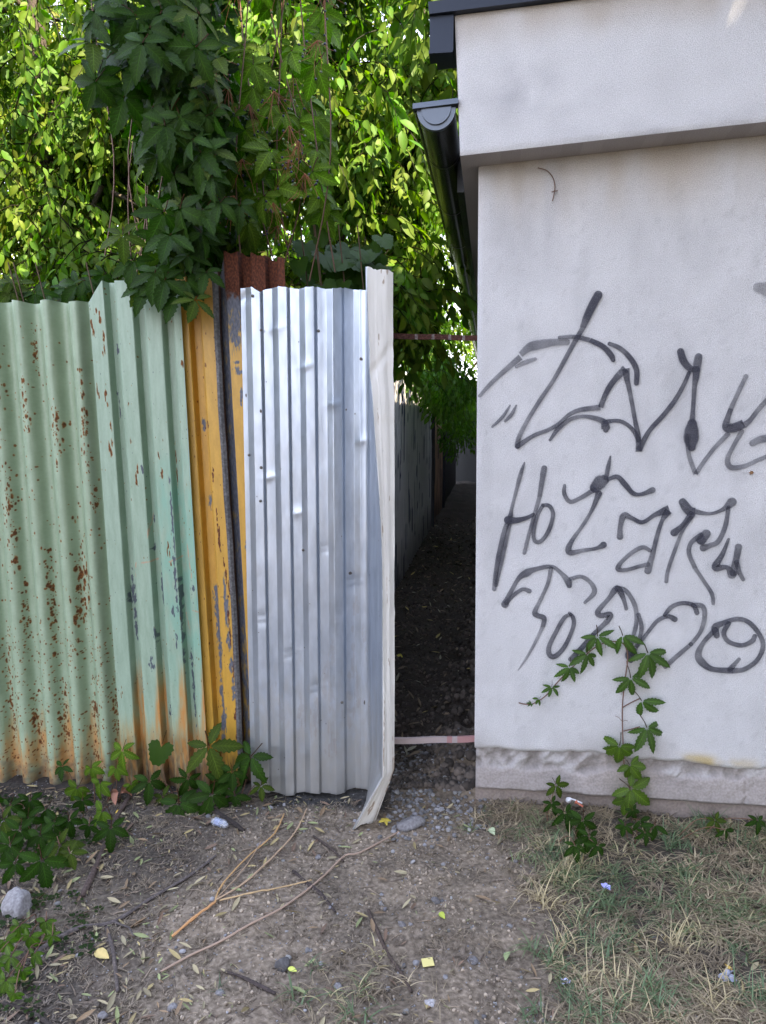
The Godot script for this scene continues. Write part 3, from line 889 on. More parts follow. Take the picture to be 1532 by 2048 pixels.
	for j in nv + 1:
		for i in nu + 1:
			var f := i / float(nu)
			var u := -0.104 + 1.7 * f if i < 60 else 1.35 + pow((i - 59) / 11.0, 2.0) * 2.6
			var lo := 2.466 + 0.062 * (u + 0.08)
			var hi := 2.925 + 0.050 * (u + 0.1)
			var v := lerpf(lo, hi, j / float(nv))
			if i == 0:
				u = lerpf(-0.080, -0.104, j / float(nv))
			var z := F + n1.get_noise_2d(u * 40.0, v * 40.0 + 50.0) * 0.004 + n2.get_noise_2d(u * 160.0, v * 160.0) * 0.001
			if i == 0 or j == 0:
				z -= 0.004
			var c := Color(0.78, 0.765, 0.755) * (1.0 + n1.get_noise_2d(u * 60.0, v * 60.0 + 9.0) * 0.07 + n2.get_noise_2d(u * 320.0, v * 320.0) * 0.05)
			c = c.lerp(Color(0.55, 0.47, 0.38), clampf(smoothstep(0.16, 0.0, hi - v) * (0.55 + n2.get_noise_2d(u * 200.0, v * 60.0) * 0.7), 0.0, 0.7))
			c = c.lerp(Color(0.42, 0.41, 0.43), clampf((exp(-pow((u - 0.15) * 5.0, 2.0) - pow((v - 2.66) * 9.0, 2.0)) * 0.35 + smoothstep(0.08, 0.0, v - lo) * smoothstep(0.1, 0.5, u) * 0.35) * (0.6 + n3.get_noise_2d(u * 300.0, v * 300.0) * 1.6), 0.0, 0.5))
			c.a = 1.0
			b.add(Vector3(u, v, z), Vector2(u, v), c)
	for j in nv:
		for i in nu:
			var a := j * (nu + 1) + i
			b.quad(a, a + 1, a + nu + 2, a + nu + 1)
	# soffit and the left face, running the length of the eaves
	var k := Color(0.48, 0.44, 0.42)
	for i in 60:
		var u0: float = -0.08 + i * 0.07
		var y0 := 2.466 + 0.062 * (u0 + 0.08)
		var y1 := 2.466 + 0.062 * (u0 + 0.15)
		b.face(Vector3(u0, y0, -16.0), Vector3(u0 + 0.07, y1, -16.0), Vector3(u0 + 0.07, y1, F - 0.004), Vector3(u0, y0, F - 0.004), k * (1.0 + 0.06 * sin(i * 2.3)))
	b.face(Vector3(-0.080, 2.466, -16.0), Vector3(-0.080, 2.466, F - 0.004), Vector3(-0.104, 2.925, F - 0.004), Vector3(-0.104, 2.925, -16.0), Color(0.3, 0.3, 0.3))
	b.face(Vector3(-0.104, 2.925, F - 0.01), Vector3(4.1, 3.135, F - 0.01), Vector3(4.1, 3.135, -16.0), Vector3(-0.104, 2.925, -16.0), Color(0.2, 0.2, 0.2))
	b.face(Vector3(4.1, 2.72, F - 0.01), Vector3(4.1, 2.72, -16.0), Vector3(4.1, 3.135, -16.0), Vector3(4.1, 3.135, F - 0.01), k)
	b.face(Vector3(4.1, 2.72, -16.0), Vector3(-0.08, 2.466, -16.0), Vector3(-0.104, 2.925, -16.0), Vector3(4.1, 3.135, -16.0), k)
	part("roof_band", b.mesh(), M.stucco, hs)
	# metal coping along the top of the band, with its turned-down end
	b = MB.new()
	var sl := 0.050
	var za := F + 0.028
	b.hexa([Vector3(-0.190, 2.922, za), Vector3(4.1, 2.922 + sl * 4.2, za), Vector3(4.1, 2.922 + sl * 4.2, F - 0.4), Vector3(-0.190, 2.922, F - 0.4), Vector3(-0.193, 2.960, za + 0.002), Vector3(4.1, 2.956 + sl * 4.2, za + 0.002), Vector3(4.1, 2.966 + sl * 4.2, F - 0.4), Vector3(-0.193, 2.966, F - 0.4)])
	var cop := part("coping", b.mesh(), M.coping_metal, hs, "dark blue-grey sheet metal coping on the roof edge")
	b = MB.new()
	b.box(Vector3(-0.188, 2.807, F - 0.06), Vector3(-0.107, 2.9225, F + 0.012))
	b.box(Vector3(-0.191, 2.800, F - 0.062), Vector3(-0.109, 2.810, F + 0.017))
	part("end_cap", b.mesh(), M.coping_metal, cop)
	# half-round gutter under the eaves
	b = MB.new()
	var gx := -0.165
	var R := 0.065
	var gy := 2.628
	var zs := [0.13, -2.2, -4.5, -6.8, -9.1, -11.4, -13.6, -15.9]
	var arcs := 16
	for ring in 2:
		var r := R - 0.004 * ring
		for z in zs:
			for a in arcs + 1:
				var th := PI + PI * a / arcs
				b.add(Vector3(gx + cos(th) * r, gy + sin(th) * r * 1.08 + 0.004 * z * 0.0, z))
	for ring in 2:
		for i in zs.size() - 1:
			for a in arcs:
				var q := (ring * zs.size() + i) * (arcs + 1) + a
				if ring == 0:
					b.quad(q, q + 1, q + arcs + 2, q + arcs + 1)
				else:
					b.quad(q + 1, q, q + arcs + 1, q + arcs + 2)
	var gut := part("gutter", b.mesh(), M.gutter_metal, hs, "dark half-round roof gutter running back along the eaves")
	b = MB.new()
	b.tube([Vector3(gx - R - 0.006, gy + 0.002, 0.13), Vector3(gx - R - 0.006, gy + 0.002, -15.9)], [0.009], 8)
	part("rim_bead", b.mesh(), M.gutter_metal, gut)
	b = MB.new()
	b.box(Vector3(-0.112, 2.48, -15.9), Vector3(-0.0835, 2.70, -0.35))
	part("fascia", b.mesh(), M.gutter_metal, hs)
	b = MB.new()                                              # end cap: half disc with a raised inner half ring and a top bar
	for q in [[R + 0.003, 0.128, 0.138], [R * 0.8, 0.138, 0.146]]:
		var c0 := b.add(Vector3(gx, gy - 0.002, q[2]))
		var first := b.v.size()
		for a in arcs + 1:
			var th := PI + PI * a / arcs
			b.add(Vector3(gx + cos(th) * q[0], gy + sin(th) * q[0] * 1.08, q[2]))
		for a in arcs:
			b.tri(c0, first + a, first + a + 1)
		var f2 := b.v.size()
		for a in arcs + 1:
			var th := PI + PI * a / arcs
			b.add(Vector3(gx + cos(th) * q[0], gy + sin(th) * q[0] * 1.08, q[2]))
			b.add(Vector3(gx + cos(th) * q[0], gy + sin(th) * q[0] * 1.08, q[1] - 0.01))
		for a in arcs:
			b.quad(f2 + a * 2 + 1, f2 + a * 2 + 3, f2 + a * 2 + 2, f2 + a * 2)
	var ecm := mat("gutter_cap_metal", Color(0.085, 0.10, 0.12), 0.3, false, 0.4)
	part("end_cap", b.mesh(), ecm, gut)
	b = MB.new()
	b.hexa([Vector3(gx - R - 0.016, gy - 0.004, 0.155), Vector3(gx + R + 0.012, gy + 0.006, 0.155), Vector3(gx + R + 0.012, gy + 0.006, 0.11), Vector3(gx - R - 0.016, gy - 0.004, 0.11), Vector3(gx - R - 0.016, gy + 0.014, 0.153), Vector3(gx + R + 0.012, gy + 0.024, 0.153), Vector3(gx + R + 0.012, gy + 0.024, 0.11), Vector3(gx - R - 0.016, gy + 0.014, 0.11)])
	part("cap_bar", b.mesh(), ecm, gut)
	for z in [-0.28, -1.0, -1.75, -2.6, -3.6, -4.8, -6.2, -8.0, -10.0, -12.5]:
		b = MB.new()
		for a in arcs + 1:
			var th := PI + PI * a / arcs
			for zz in [z, z - 0.012]:
				b.add(Vector3(gx + cos(th) * (R + 0.003), gy + sin(th) * (R * 1.08 + 0.003), zz))
		for a in arcs:
			b.quad(a * 2, a * 2 + 2, a * 2 + 3, a * 2 + 1)
		part("bracket", b.mesh(), M.screw, gut)
	# graffiti, three rows
	var names := ["black graffiti strokes of the tall zigzag top row", "black graffiti letters of the middle row", "black graffiti letters of the lowest row with a spiral"]
	for row in 3:
		part("graffiti_tag", graffiti(row), M.spray_paint, hs, names[row])
	part("paint_smudge", graffiti(3), M.spray_paint, hs, "faint grey paint smudge high on the wall")
	part("graffiti_tick", graffiti(4), M.spray_paint, hs, "two short slanting paint ticks near the wall corner")
	b = MB.new()
	var ten := []
	for q in [Vector2(0.194, 2.452), Vector2(0.225, 2.442), Vector2(0.247, 2.419), Vector2(0.256, 2.391), Vector2(0.255, 2.366), Vector2(0.249, 2.335)]:
		ten.append(Vector3(q.x, q.y, 0.012))
	b.tube(spline(ten, 4), [0.0022, 0.002, 0.0018], 5, Color(0.17, 0.10, 0.07))
	b.tube([Vector3(ten[4].x - 0.01, ten[4].y, 0.014), Vector3(ten[4].x + 0.012, ten[4].y + 0.004, 0.014)], [0.002], 4, Color(0.17, 0.10, 0.07))
	var tendril := thing("dry_tendril", "thin dry brown tendril hooked on the wall under the roof band", "tendril", corner, -0.13963)
	part("stem", b.mesh(), M.twig, tendril)
	# a small dead moth-like smudge on the wall
	b = MB.new()
	var sp: Vector2 = Vector2(0.986, 1.358)
	for i in 6:
		var a := i * 1.05
		leaflet(b, Vector3(sp.x, sp.y, 0.006), Vector3(cos(a), sin(a), 0.2).normalized(), Vector3(0, 0, 1), rf(0.006, 0.013), 0.006, Color(0.2, 0.11, 0.05), 0.2, 0.3, 0.0, 3)
	var moth := thing("dead_leaf_scrap", "tiny brown shrivelled scrap stuck on the wall beneath the top graffiti row", "leaf scrap", corner, -0.13963)
	part("scrap", b.mesh(), M.dry_leaf, moth)


func graffiti(row: int) -> ArrayMesh:
	var strokes := []
	if row == 0:
		strokes.append([.85, [Vector3(0.421, 2.001, 0.0317), Vector3(0.408, 1.976, 0.0317), Vector3(0.387, 1.931, 0.0285), Vector3(0.370, 1.886, 0.0222)]])
		strokes.append([.6, [Vector3(0.370, 1.886, 0.0206), Vector3(0.363, 1.871, 0.0190), Vector3(0.330, 1.811, 0.0174), Vector3(0.272, 1.700, 0.0158), Vector3(0.220, 1.619, 0.0158), Vector3(0.172, 1.536, 0.0158), Vector3(0.147, 1.481, 0.0190), Vector3(0.143, 1.451, 0.0206)]])
		strokes.append([.6, [Vector3(0.143, 1.450, 0.0206), Vector3(0.200, 1.489, 0.0158), Vector3(0.254, 1.511, 0.0158), Vector3(0.292, 1.533, 0.0158), Vector3(0.330, 1.568, 0.0158), Vector3(0.367, 1.585, 0.0174), Vector3(0.405, 1.591, 0.0190), Vector3(0.443, 1.595, 0.0222)]])
		strokes.append([.75, [Vector3(0.443, 1.595, 0.0206), Vector3(0.457, 1.637, 0.0190), Vector3(0.474, 1.672, 0.0206), Vector3(0.499, 1.706, 0.0237), Vector3(0.528, 1.736, 0.0301)]])
		strokes.append([.7, [Vector3(0.528, 1.736, 0.0285), Vector3(0.534, 1.698, 0.0206), Vector3(0.542, 1.667, 0.0174), Vector3(0.556, 1.606, 0.0158), Vector3(0.569, 1.544, 0.0158), Vector3(0.582, 1.490, 0.0190), Vector3(0.585, 1.432, 0.0206)]])
		strokes.append([.75, [Vector3(0.587, 1.436, 0.0206), Vector3(0.619, 1.506, 0.0174), Vector3(0.669, 1.567, 0.0174), Vector3(0.707, 1.621, 0.0174), Vector3(0.734, 1.674, 0.0158), Vector3(0.751, 1.719, 0.0127)]])
		strokes.append([.5, [Vector3(-0.002, 1.639, 0.0127), Vector3(0.040, 1.686, 0.0158), Vector3(0.094, 1.736, 0.0190), Vector3(0.147, 1.782, 0.0237)]])
		strokes.append([.42, [Vector3(0.147, 1.790, 0.0206), Vector3(0.177, 1.816, 0.0317), Vector3(0.208, 1.825, 0.0348), Vector3(0.269, 1.834, 0.0269), Vector3(0.314, 1.834, 0.0237)]])
		strokes.append([.4, [Vector3(0.132, 1.746, 0.0111), Vector3(0.165, 1.762, 0.0174), Vector3(0.201, 1.774, 0.0127)]])
		strokes.append([.55, [Vector3(0.287, 1.851, 0.0127), Vector3(0.344, 1.852, 0.0158), Vector3(0.397, 1.840, 0.0174)]])
		strokes.append([.8, [Vector3(0.397, 1.840, 0.0174), Vector3(0.443, 1.817, 0.0190), Vector3(0.473, 1.786, 0.0206), Vector3(0.482, 1.767, 0.0158)]])
		strokes.append([.8, [Vector3(0.467, 1.826, 0.0142), Vector3(0.507, 1.808, 0.0174), Vector3(0.542, 1.774, 0.0190), Vector3(0.566, 1.732, 0.0190), Vector3(0.568, 1.682, 0.0174)]])
		strokes.append([.65, [Vector3(0.263, 1.474, 0.0111), Vector3(0.292, 1.517, 0.0174), Vector3(0.330, 1.548, 0.0158), Vector3(0.376, 1.562, 0.0142), Vector3(0.421, 1.556, 0.0174), Vector3(0.454, 1.543, 0.0237), Vector3(0.464, 1.520, 0.0317), Vector3(0.465, 1.512, 0.0206)]])
		strokes.append([.65, [Vector3(0.460, 1.541, 0.0174), Vector3(0.505, 1.546, 0.0142), Vector3(0.539, 1.533, 0.0142), Vector3(0.567, 1.506, 0.0158), Vector3(0.583, 1.475, 0.0174)]])
		strokes.append([.75, [Vector3(0.718, 1.794, 0.0269), Vector3(0.730, 1.761, 0.0269), Vector3(0.754, 1.734, 0.0222), Vector3(0.778, 1.732, 0.0206)]])
		strokes.append([.7, [Vector3(0.781, 1.775, 0.0269), Vector3(0.777, 1.741, 0.0269), Vector3(0.775, 1.704, 0.0237), Vector3(0.772, 1.666, 0.0174), Vector3(0.771, 1.598, 0.0158), Vector3(0.770, 1.545, 0.0206)]])
		strokes.append([.9, [Vector3(0.770, 1.533, 0.0364), Vector3(0.769, 1.506, 0.0491), Vector3(0.770, 1.476, 0.0507), Vector3(0.773, 1.449, 0.0285)]])
		strokes.append([.5, [Vector3(0.754, 1.491, 0.0142), Vector3(0.764, 1.422, 0.0158), Vector3(0.791, 1.351, 0.0174)]])
		strokes.append([.45, [Vector3(0.791, 1.351, 0.0174), Vector3(0.817, 1.395, 0.0158), Vector3(0.851, 1.445, 0.0158), Vector3(0.896, 1.497, 0.0174)]])
		strokes.append([.5, [Vector3(0.947, 1.704, 0.0174), Vector3(0.925, 1.650, 0.0158), Vector3(0.902, 1.590, 0.0174)]])
		strokes.append([.8, [Vector3(0.902, 1.590, 0.0174), Vector3(0.887, 1.526, 0.0253), Vector3(0.913, 1.520, 0.0348), Vector3(0.949, 1.535, 0.0317)]])
		strokes.append([.55, [Vector3(0.949, 1.529, 0.0269), Vector3(0.970, 1.548, 0.0190), Vector3(0.996, 1.586, 0.0174), Vector3(1.036, 1.635, 0.0174)]])
		strokes.append([.42, [Vector3(0.943, 1.507, 0.0174), Vector3(0.917, 1.453, 0.0158), Vector3(0.900, 1.407, 0.0174), Vector3(0.913, 1.377, 0.0206), Vector3(0.957, 1.381, 0.0174), Vector3(1.006, 1.404, 0.0158), Vector3(1.055, 1.427, 0.0158)]])
		strokes.append([.5, [Vector3(1.052, 1.482, 0.0269), Vector3(1.013, 1.480, 0.0269), Vector3(0.983, 1.465, 0.0237)]])
	elif row == 1:
		strokes.append([.6, [Vector3(0.170, 1.388, 0.0063), Vector3(0.156, 1.342, 0.0158), Vector3(0.142, 1.282, 0.0135), Vector3(0.127, 1.217, 0.0127), Vector3(0.120, 1.176, 0.0190), Vector3(0.101, 1.127, 0.0190), Vector3(0.083, 1.045, 0.0190), Vector3(0.072, 0.971, 0.0190), Vector3(0.065, 0.896, 0.0158)]])
		strokes.append([.5, [Vector3(0.121, 1.160, 0.0158), Vector3(0.105, 1.078, 0.0158), Vector3(0.090, 0.996, 0.0142), Vector3(0.071, 0.912, 0.0142)]])
		strokes.append([.75, [Vector3(0.112, 1.168, 0.0301), Vector3(0.144, 1.167, 0.0222), Vector3(0.184, 1.178, 0.0158), Vector3(0.207, 1.190, 0.0142)]])
		strokes.append([.7, [Vector3(0.244, 1.367, 0.0237), Vector3(0.239, 1.335, 0.0214), Vector3(0.229, 1.259, 0.0174)]])
		strokes.append([.55, [Vector3(0.229, 1.259, 0.0174), Vector3(0.211, 1.186, 0.0142), Vector3(0.193, 1.113, 0.0142), Vector3(0.177, 1.041, 0.0142)]])
		strokes.append([.6, [Vector3(0.242, 1.227, 0.0142), Vector3(0.267, 1.224, 0.0158), Vector3(0.281, 1.191, 0.0158), Vector3(0.267, 1.131, 0.0158), Vector3(0.239, 1.089, 0.0158), Vector3(0.216, 1.089, 0.0158), Vector3(0.210, 1.125, 0.0158), Vector3(0.223, 1.186, 0.0142), Vector3(0.242, 1.225, 0.0142)]])
		strokes.append([.6, [Vector3(0.321, 1.304, 0.0111), Vector3(0.321, 1.272, 0.0158), Vector3(0.343, 1.242, 0.0174), Vector3(0.381, 1.257, 0.0158), Vector3(0.430, 1.289, 0.0190)]])
		strokes.append([.75, [Vector3(0.434, 1.297, 0.0396), Vector3(0.451, 1.317, 0.0507), Vector3(0.463, 1.325, 0.0396)]])
		strokes.append([.7, [Vector3(0.485, 1.414, 0.0063), Vector3(0.478, 1.373, 0.0158), Vector3(0.471, 1.326, 0.0142)]])
		strokes.append([.8, [Vector3(0.475, 1.326, 0.0142), Vector3(0.512, 1.338, 0.0174), Vector3(0.540, 1.311, 0.0206), Vector3(0.572, 1.277, 0.0174), Vector3(0.602, 1.274, 0.0142), Vector3(0.641, 1.290, 0.0222)]])
		strokes.append([.6, [Vector3(0.447, 1.274, 0.0237), Vector3(0.425, 1.214, 0.0142), Vector3(0.395, 1.157, 0.0142), Vector3(0.358, 1.100, 0.0158), Vector3(0.342, 1.063, 0.0222), Vector3(0.352, 1.047, 0.0222), Vector3(0.399, 1.057, 0.0158), Vector3(0.445, 1.066, 0.0142), Vector3(0.471, 1.080, 0.0253)]])
		strokes.append([.75, [Vector3(0.530, 1.113, 0.0253), Vector3(0.530, 1.152, 0.0174), Vector3(0.542, 1.193, 0.0253), Vector3(0.571, 1.183, 0.0158), Vector3(0.610, 1.169, 0.0158), Vector3(0.654, 1.198, 0.0174), Vector3(0.704, 1.218, 0.0364)]])
		strokes.append([.65, [Vector3(0.702, 1.214, 0.0301), Vector3(0.681, 1.179, 0.0158), Vector3(0.665, 1.123, 0.0158), Vector3(0.651, 1.051, 0.0190), Vector3(0.636, 0.986, 0.0285)]])
		strokes.append([.6, [Vector3(0.641, 1.062, 0.0142), Vector3(0.614, 1.074, 0.0174), Vector3(0.576, 1.053, 0.0158), Vector3(0.539, 1.016, 0.0158), Vector3(0.527, 0.989, 0.0190), Vector3(0.556, 0.986, 0.0158), Vector3(0.601, 1.000, 0.0142), Vector3(0.635, 1.010, 0.0174)]])
		strokes.append([.75, [Vector3(0.750, 1.247, 0.0285), Vector3(0.773, 1.216, 0.0348), Vector3(0.796, 1.212, 0.0285)]])
		strokes.append([.55, [Vector3(0.796, 1.212, 0.0206), Vector3(0.848, 1.205, 0.0127), Vector3(0.892, 1.221, 0.0158), Vector3(0.923, 1.249, 0.0348)]])
		strokes.append([.75, [Vector3(0.782, 1.200, 0.0269), Vector3(0.753, 1.160, 0.0174), Vector3(0.725, 1.132, 0.0285)]])
		strokes.append([.55, [Vector3(0.781, 1.188, 0.0174), Vector3(0.754, 1.140, 0.0127), Vector3(0.728, 1.060, 0.0142), Vector3(0.708, 0.988, 0.0142), Vector3(0.704, 0.946, 0.0142)]])
		strokes.append([.55, [Vector3(0.912, 1.230, 0.0142), Vector3(0.904, 1.159, 0.0174), Vector3(0.883, 1.104, 0.0190), Vector3(0.854, 1.086, 0.0190), Vector3(0.831, 1.077, 0.0269)]])
		strokes.append([.7, [Vector3(0.838, 1.130, 0.0332), Vector3(0.822, 1.106, 0.0348)]])
		strokes.append([.65, [Vector3(0.819, 1.124, 0.0206), Vector3(0.786, 1.094, 0.0174), Vector3(0.781, 1.054, 0.0174), Vector3(0.806, 0.999, 0.0158)]])
		strokes.append([.5, [Vector3(0.806, 0.999, 0.0158), Vector3(0.838, 0.952, 0.0142), Vector3(0.869, 0.905, 0.0142), Vector3(0.876, 0.867, 0.0127)]])
		strokes.append([.65, [Vector3(0.918, 1.112, 0.0095), Vector3(0.900, 1.057, 0.0174), Vector3(0.877, 1.005, 0.0269), Vector3(0.917, 1.006, 0.0174), Vector3(0.937, 0.980, 0.0332)]])
		strokes.append([.65, [Vector3(0.954, 1.083, 0.0269), Vector3(0.949, 1.042, 0.0237), Vector3(0.941, 0.986, 0.0269)]])
		strokes.append([.6, [Vector3(0.950, 1.026, 0.0174), Vector3(0.963, 0.987, 0.0174), Vector3(0.977, 0.962, 0.0142)]])
	elif row == 2:
		strokes.append([.6, [Vector3(0.107, 0.837, 0.0285), Vector3(0.126, 0.881, 0.0174), Vector3(0.157, 0.940, 0.0174), Vector3(0.188, 0.964, 0.0301), Vector3(0.220, 0.979, 0.0190), Vector3(0.279, 0.991, 0.0158), Vector3(0.315, 0.969, 0.0158), Vector3(0.343, 0.937, 0.0269), Vector3(0.349, 0.919, 0.0206)]])
		strokes.append([.5, [Vector3(0.355, 0.946, 0.0158), Vector3(0.394, 0.955, 0.0158), Vector3(0.430, 0.931, 0.0174), Vector3(0.443, 0.895, 0.0190), Vector3(0.409, 0.855, 0.0111)]])
		strokes.append([.55, [Vector3(0.111, 0.843, 0.0190), Vector3(0.142, 0.877, 0.0142), Vector3(0.174, 0.899, 0.0158), Vector3(0.199, 0.893, 0.0190)]])
		strokes.append([.55, [Vector3(0.279, 0.983, 0.0174), Vector3(0.269, 0.927, 0.0142), Vector3(0.246, 0.868, 0.0142), Vector3(0.222, 0.811, 0.0190), Vector3(0.234, 0.797, 0.0206), Vector3(0.258, 0.788, 0.0206), Vector3(0.253, 0.752, 0.0158)]])
		strokes.append([.4, [Vector3(0.253, 0.752, 0.0158), Vector3(0.219, 0.675, 0.0111), Vector3(0.192, 0.623, 0.0095), Vector3(0.163, 0.576, 0.0040)]])
		strokes.append([.65, [Vector3(0.359, 0.806, 0.0127), Vector3(0.334, 0.793, 0.0158), Vector3(0.305, 0.737, 0.0174), Vector3(0.280, 0.678, 0.0190), Vector3(0.282, 0.644, 0.0206), Vector3(0.304, 0.639, 0.0206), Vector3(0.339, 0.680, 0.0174), Vector3(0.368, 0.756, 0.0158), Vector3(0.367, 0.794, 0.0158), Vector3(0.352, 0.812, 0.0111)]])
		strokes.append([.6, [Vector3(0.563, 0.836, 0.0142), Vector3(0.550, 0.878, 0.0174), Vector3(0.527, 0.914, 0.0253), Vector3(0.498, 0.875, 0.0174), Vector3(0.459, 0.822, 0.0206), Vector3(0.470, 0.806, 0.0206), Vector3(0.504, 0.811, 0.0237), Vector3(0.493, 0.784, 0.0206), Vector3(0.448, 0.735, 0.0174)]])
		strokes.append([.8, [Vector3(0.448, 0.735, 0.0174), Vector3(0.402, 0.675, 0.0206), Vector3(0.362, 0.629, 0.0190)]])
		strokes.append([.5, [Vector3(0.527, 0.914, 0.0222), Vector3(0.562, 0.903, 0.0174), Vector3(0.595, 0.847, 0.0174), Vector3(0.602, 0.782, 0.0158), Vector3(0.589, 0.715, 0.0158), Vector3(0.584, 0.682, 0.0190)]])
		strokes.append([.95, [Vector3(0.587, 0.674, 0.0317), Vector3(0.585, 0.653, 0.0396), Vector3(0.587, 0.634, 0.0190)]])
		strokes.append([.5, [Vector3(0.608, 0.815, 0.0158), Vector3(0.622, 0.766, 0.0158), Vector3(0.612, 0.708, 0.0158), Vector3(0.592, 0.658, 0.0190)]])
		strokes.append([.6, [Vector3(0.609, 0.692, 0.0142), Vector3(0.642, 0.742, 0.0142), Vector3(0.678, 0.793, 0.0158), Vector3(0.716, 0.812, 0.0174), Vector3(0.741, 0.802, 0.0222)]])
		strokes.append([.65, [Vector3(0.704, 0.817, 0.0142), Vector3(0.729, 0.850, 0.0174), Vector3(0.767, 0.865, 0.0158), Vector3(0.805, 0.858, 0.0174), Vector3(0.820, 0.829, 0.0174)]])
		strokes.append([.55, [Vector3(0.805, 0.858, 0.0190), Vector3(0.839, 0.855, 0.0190), Vector3(0.848, 0.815, 0.0174), Vector3(0.836, 0.758, 0.0158), Vector3(0.804, 0.708, 0.0158)]])
		strokes.append([.55, [Vector3(0.804, 0.708, 0.0158), Vector3(0.753, 0.657, 0.0174), Vector3(0.715, 0.616, 0.0174)]])
		strokes.append([.6, [Vector3(0.895, 0.744, 0.0206), Vector3(0.888, 0.776, 0.0285), Vector3(0.913, 0.793, 0.0206), Vector3(0.965, 0.811, 0.0174), Vector3(1.010, 0.797, 0.0174), Vector3(1.051, 0.746, 0.0174), Vector3(1.060, 0.702, 0.0174), Vector3(1.040, 0.653, 0.0174), Vector3(0.997, 0.618, 0.0190), Vector3(0.952, 0.612, 0.0237)]])
		strokes.append([.65, [Vector3(0.952, 0.612, 0.0237), Vector3(0.884, 0.615, 0.0206), Vector3(0.844, 0.642, 0.0285), Vector3(0.832, 0.672, 0.0253), Vector3(0.849, 0.718, 0.0174), Vector3(0.888, 0.767, 0.0206)]])
		strokes.append([.55, [Vector3(0.948, 0.616, 0.0206), Vector3(0.979, 0.658, 0.0127)]])
		strokes.append([.6, [Vector3(0.934, 0.793, 0.0190), Vector3(0.919, 0.755, 0.0174), Vector3(0.939, 0.723, 0.0174), Vector3(0.985, 0.711, 0.0174), Vector3(1.021, 0.729, 0.0190), Vector3(1.029, 0.748, 0.0174)]])
	elif row == 3:
		strokes.append([.25, [Vector3(0.974, 2.015, 0.0396), Vector3(1.023, 2.003, 0.0633)]])
	else:
		strokes.append([.5, [Vector3(0.112, 1.603, 0.0063), Vector3(0.085, 1.560, 0.0127), Vector3(0.047, 1.523, 0.0079)]])
		strokes.append([.5, [Vector3(0.135, 1.603, 0.0063), Vector3(0.117, 1.568, 0.0142), Vector3(0.094, 1.544, 0.0095)]])
	var b := MB.new()
	var level := 0.0
	for si in strokes.size():
		var s: Array = strokes[si]
		level += 0.00012
		var alpha: float = minf(s[0] * 1.05 + 0.10, 0.97)
		var pts := spline(s[1], 7)
		var n := pts.size()
		var ink := Color(0.035, 0.033, 0.048)
		var soft: float = 0.24 if alpha < 0.5 else 0.13
		var cap0: Vector3 = pts[0]
		var cap1: Vector3 = pts[n - 1]
		var d0 := Vector2(pts[1].x - cap0.x, pts[1].y - cap0.y).normalized()
		var d1 := Vector2(cap1.x - pts[n - 2].x, cap1.y - pts[n - 2].y).normalized()
		# rounded ends: extra narrow stations beyond both ends
		var st := []
		var joins0: bool = si > 0 and cap0.distance_to(strokes[si - 1][1][-1]) < 0.012 and absf(s[0] - strokes[si - 1][0]) > 0.01
		for e in 5:
			if joins0:
				continue
			var an := PI * 0.5 * (4 - e) / 4.0
			st.append([Vector2(cap0.x, cap0.y) - d0 * cap0.z * 0.5 * sin(an), maxf(cap0.z * cos(an), 0.0006)])
		for i in range(1, n - 1):
			st.append([Vector2(pts[i].x, pts[i].y), pts[i].z])
		if joins0:
			st.push_front([Vector2(cap0.x, cap0.y), cap0.z])
		var joins1: bool = si + 1 < strokes.size() and cap1.distance_to(strokes[si + 1][1][0]) < 0.012 and absf(s[0] - strokes[si + 1][0]) > 0.01
		if joins1:
			st.append([Vector2(cap1.x, cap1.y), cap1.z])
		for e in 5:
			if joins1:
				continue
			var an := PI * 0.5 * e / 4.0
			st.append([Vector2(cap1.x, cap1.y) + d1 * cap1.z * 0.5 * sin(an), maxf(cap1.z * cos(an), 0.0006)])
		var first := b.v.size()
		for i in st.size():
			var p: Vector2 = st[i][0]
			var d: Vector2 = (st[mini(i + 1, st.size() - 1)][0] - st[maxi(i - 1, 0)][0]).normalized()
			var side := Vector2(-d.y, d.x)
			var hw: float = st[i][1] * 0.5 * (1.0 + n3.get_noise_2d(p.x * 900.0, p.y * 900.0) * 0.10)
			var k := alpha * (1.0 + n2.get_noise_2d(p.x * 500.0, p.y * 500.0) * 0.4) + 0.03
			for q in [[-1.9, 0.0], [-1.12, 0.10], [-1.0 + soft, 0.95], [0.0, 0.9], [1.0 - soft, 1.0], [1.12, 0.10], [1.9, 0.0]]:
				var c := ink
				c.a = clampf(k * q[1], 0.0, 0.97)
				var w: Vector2 = p + side * hw * q[0]
				b.add(Vector3(w.x, w.y, 0.0055 + level + n1.get_noise_2d(w.x * 30.0, w.y * 30.0) * 0.004), Vector2.ZERO, c)
		for i in st.size() - 1:
			for q in 6:
				var a := first + i * 7 + q
				b.quad(a, a + 7, a + 8, a + 1)
	return b.mesh()


# ---------- ground ----------
func build_ground() -> void:
	var xs := []
	var zs := []
	var x := -60.0
	while x < 60.0:
		xs.append(x)
		x += 0.012 if x > -2.1 and x < 2.1 else (0.06 if x > -3.6 and x < 3.6 else (0.6 if absf(x) < 10.0 else 6.0))
	xs.append(60.0)
	var z := 40.0
	while z > -80.0:
		zs.append(z)
		z -= 0.012 if z < -1.3 and z > -3.6 else (0.05 if z < 0.0 and z > -7.0 else (0.2 if z < 0.0 and z > -20.0 else 6.0))
	zs.append(-80.0)
	var b := MB.new()
	var nx := xs.size()
	for zz in zs:
		for xx in xs:
			b.add(Vector3(xx, ground_h(xx, zz), zz), Vector2(xx, zz), soil(xx, zz))
	for j in zs.size() - 1:
		for i in nx - 1:
			var a := j * nx + i
			b.quad(a + nx, a + nx + 1, a + 1, a)
	tag(part("ground", b.mesh(), M.soil, self), "", "", "", "structure")


